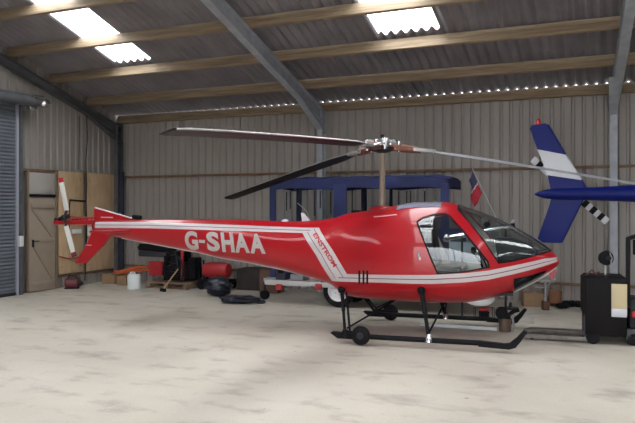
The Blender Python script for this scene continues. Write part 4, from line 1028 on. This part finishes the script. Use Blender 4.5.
# ================================================================== AROUND THE NOSE
cbox(534, 306, (.42, .26, .24), 'cardboard box on the floor behind the helicopter nose', .3)
# barrel
p = fl(554, 306.5); ba = thing('tilted_drum', p, .5, 'small rusty brown drum tilted on the floor behind the helicopter nose', 'drum')
mb = MB(); mb.lathe((0, 0, .03), (.35, .2, .9), [(0, 0), (0, .11), (.02, .12), (.13, .125), (.15, .12), (.26, .12), (.27, .1), (.27, 0)], mat('rust_brown', (.22, .09, .045), .7, var=.4), 22); mb.build('drum_body', ba)
p = fl(578, 307); mb = MB()
for k_ in range(5): mb.ell((.1*(k_-2), .03*math.sin(k_*2), .06), (.1, .09, .06), BLK, (0, 0, k_), 14, .2, k_)
tag(mb.build('black_sack', loc=p), 'low black sack at the foot of the back wall by the stacker', 'sack')
p = fl(562.5, 308.5); mb = MB(); mb.ell((0, 0, .05), (.12, .07, .05), BLK, None, 16, .25, 5); tag(mb.build('black_rag', loc=p), 'crumpled black rag beside the rusty drum', 'rag')
# jack stand under/behind the nose
p = fl(545.5, 310); js = thing('trestle_stand', p, .1, 'pale metal stand on a brown block behind the nose tip', 'stand')
zt = at(546, 281, p.y).z
mb = MB(); mb.box((0, 0, .08), (.11, .11, .16), BRN, None, .01); mb.build('block', js)
mb = MB(); mb.tube([(0, 0, .15), (0, 0, zt-.02)], .022, ALU, 12); mb.build('post', js)
mb = MB(); mb.box((.02, 0, zt), (.26, .12, .05), ALU, None, .015); mb.tube([(-.2, 0, zt-.1), (0, 0, zt-.12), (.14, 0, zt+.02)], .016, ALU, 10); mb.ell((.14, 0, zt+.03), (.05, .04, .035), BLW); mb.build('saddle', js)
# red fin-like nose strake and pitot of the helicopter
mb = MB(); mb.prism([hp(549, 272.5, 0), hp(557, 266.5, 0), hp(554.5, 279), hp(551, 279.5)] if False else [hp(549, 271, 0), hp(556.5, 265.5, 0), hp(553.8, 279, 0), hp(550.5, 278.5, 0)], (0, .03, 0), RED); mb.build('nose_strake', heli)
# red-topped lantern in a wire guard on the far fork side
p = fl(484, 319.5); ln = thing('lantern', p, 0, 'small red and black lantern in a wire guard beneath the cockpit', 'lantern')
mb = MB(); mb.box((0, 0, .08), (.15, .12, .12), BLK, None, .015); mb.build('battery_case', ln)
mb = MB(); mb.box((0, 0, .165), (.14, .11, .04), REDM, None, .01); mb.box((0, 0, .012), (.15, .12, .02), REDM, None, .005); mb.build('red_cover', ln)
mb = MB()
for sx in (-.15, .15): mb.tube([(sx, .06, 0), (sx, .06, .19), (sx, -.06, .19), (sx, -.06, 0)], .006, BLK, 6)
mb.tube([(-.15, 0, .19), (.15, 0, .19)], .006, BLK, 6); mb.build('wire_guard', ln)
# tow hitch lump between the skid toes: winch on a drum
p = fl(505, 331.5); wn = thing('tow_winch', p, -ALPHA, 'black winch on a brown canister between the skid toes', 'winch')
mb = MB(); mb.lathe((0, 0, .0), (0, 0, 1), [(0, .0), (0, .085), (.02, .09), (.17, .09), (.19, .08), (.19, 0)], mat('canister_brown', (.13, .085, .065), .5, metal=.3), 22); mb.build('canister', wn)
mb = MB(); mb.lathe((-.05, .07, .27), (0, -1, 0), [(0, 0), (0, .08), (.03, .09), (.03, .05), (.1, .05), (.1, .09), (.13, .08), (.13, 0)], BLK, 20); mb.box((0, 0, .215), (.16, .1, .06), BLK, None, .01); mb.build('winch_drum', wn)
mb = MB(); mb.tube([(.02, 0, .22), (.12, 0, .3), (.2, 0, .33)], .03, BLK, 12); mb.tube([(.1, 0, .28), (.12, 0, .1), (.1, 0, .0)], .016, ALU, 8); mb.build('crank_arm', wn)
# pale bar lying along the far skid
a, b_ = fl(420, 321.5, .06), fl(497, 326.8, .06); mid = (a+b_)/2
mb = MB(); mb.bar(a-Vector((mid.x, mid.y, 0)), b_-Vector((mid.x, mid.y, 0)), .05, .05, PLAS, bev=.01); 
o = mb.build('tow_bar', loc=(mid.x, mid.y, -.035)); tag(o, 'white tow bar lying on the floor beside the far skid', 'tow bar')
# wire basket frame right of the winch
p = fl(522, 323); mb = MB()
for z_ in (.01, .09): mb.tube([(-.08, -.07, z_), (.16, -.07, z_), (.16, .07, z_), (-.08, .07, z_), (-.08, -.07, z_)], .004, ALU, 6)
for x_, y_ in ((-.08, -.07), (.16, -.07), (.16, .07), (-.08, .07)): mb.tube([(x_, y_, 0), (x_, y_, .09)], .004, ALU, 6)
tag(mb.build('wire_tray', loc=p), 'thin wire tray on the floor beyond the skid toes', 'tray')

# ================================================================== CAMERA, DAYLIGHT
cam = bpy.data.cameras.new('camera'); co = bpy.data.objects.new('camera', cam); C.objects.link(co)
co.location = (0, 0, CH); co.rotation_euler = (PI/2, 0, 0); cam.sensor_width = 36; cam.lens = FP/635*36; cam.shift_y = (HY-211.5)/635; cam.clip_end = 300
bpy.context.scene.camera = co
w = bpy.data.worlds.new('overcast'); bpy.context.scene.world = w; w.use_nodes = True
N = w.node_tree.nodes; L = w.node_tree.links; bg = N['Background']
tc = N.new('ShaderNodeTexCoord'); sx = N.new('ShaderNodeSeparateXYZ'); L.new(tc.outputs['Generated'], sx.inputs[0])
cr = N.new('ShaderNodeValToRGB'); cr.color_ramp.elements[0].position = .5; cr.color_ramp.elements[0].color = (.3, .31, .33, 1); cr.color_ramp.elements[1].position = 1; cr.color_ramp.elements[1].color = (1, 1, 1, 1)
mr = N.new('ShaderNodeMapRange'); mr.inputs['From Min'].default_value = -1; L.new(sx.outputs['Z'], mr.inputs[0]); L.new(mr.outputs[0], cr.inputs[0]); L.new(cr.outputs[0], bg.inputs[0])
bg.inputs['Strength'].default_value = 18.0
sc = bpy.context.scene
sc.view_settings.view_transform = 'Standard'; sc.view_settings.look = 'None'; sc.view_settings.gamma = 1; sc.view_settings.use_curve_mapping = False
sc.view_settings.exposure = 0.0
sc.cycles.use_denoising = True; sc.cycles.max_bounces = 8; sc.cycles.diffuse_bounces = 5; sc.cycles.transparent_max_bounces = 16; sc.cycles.sample_clamp_indirect = 8
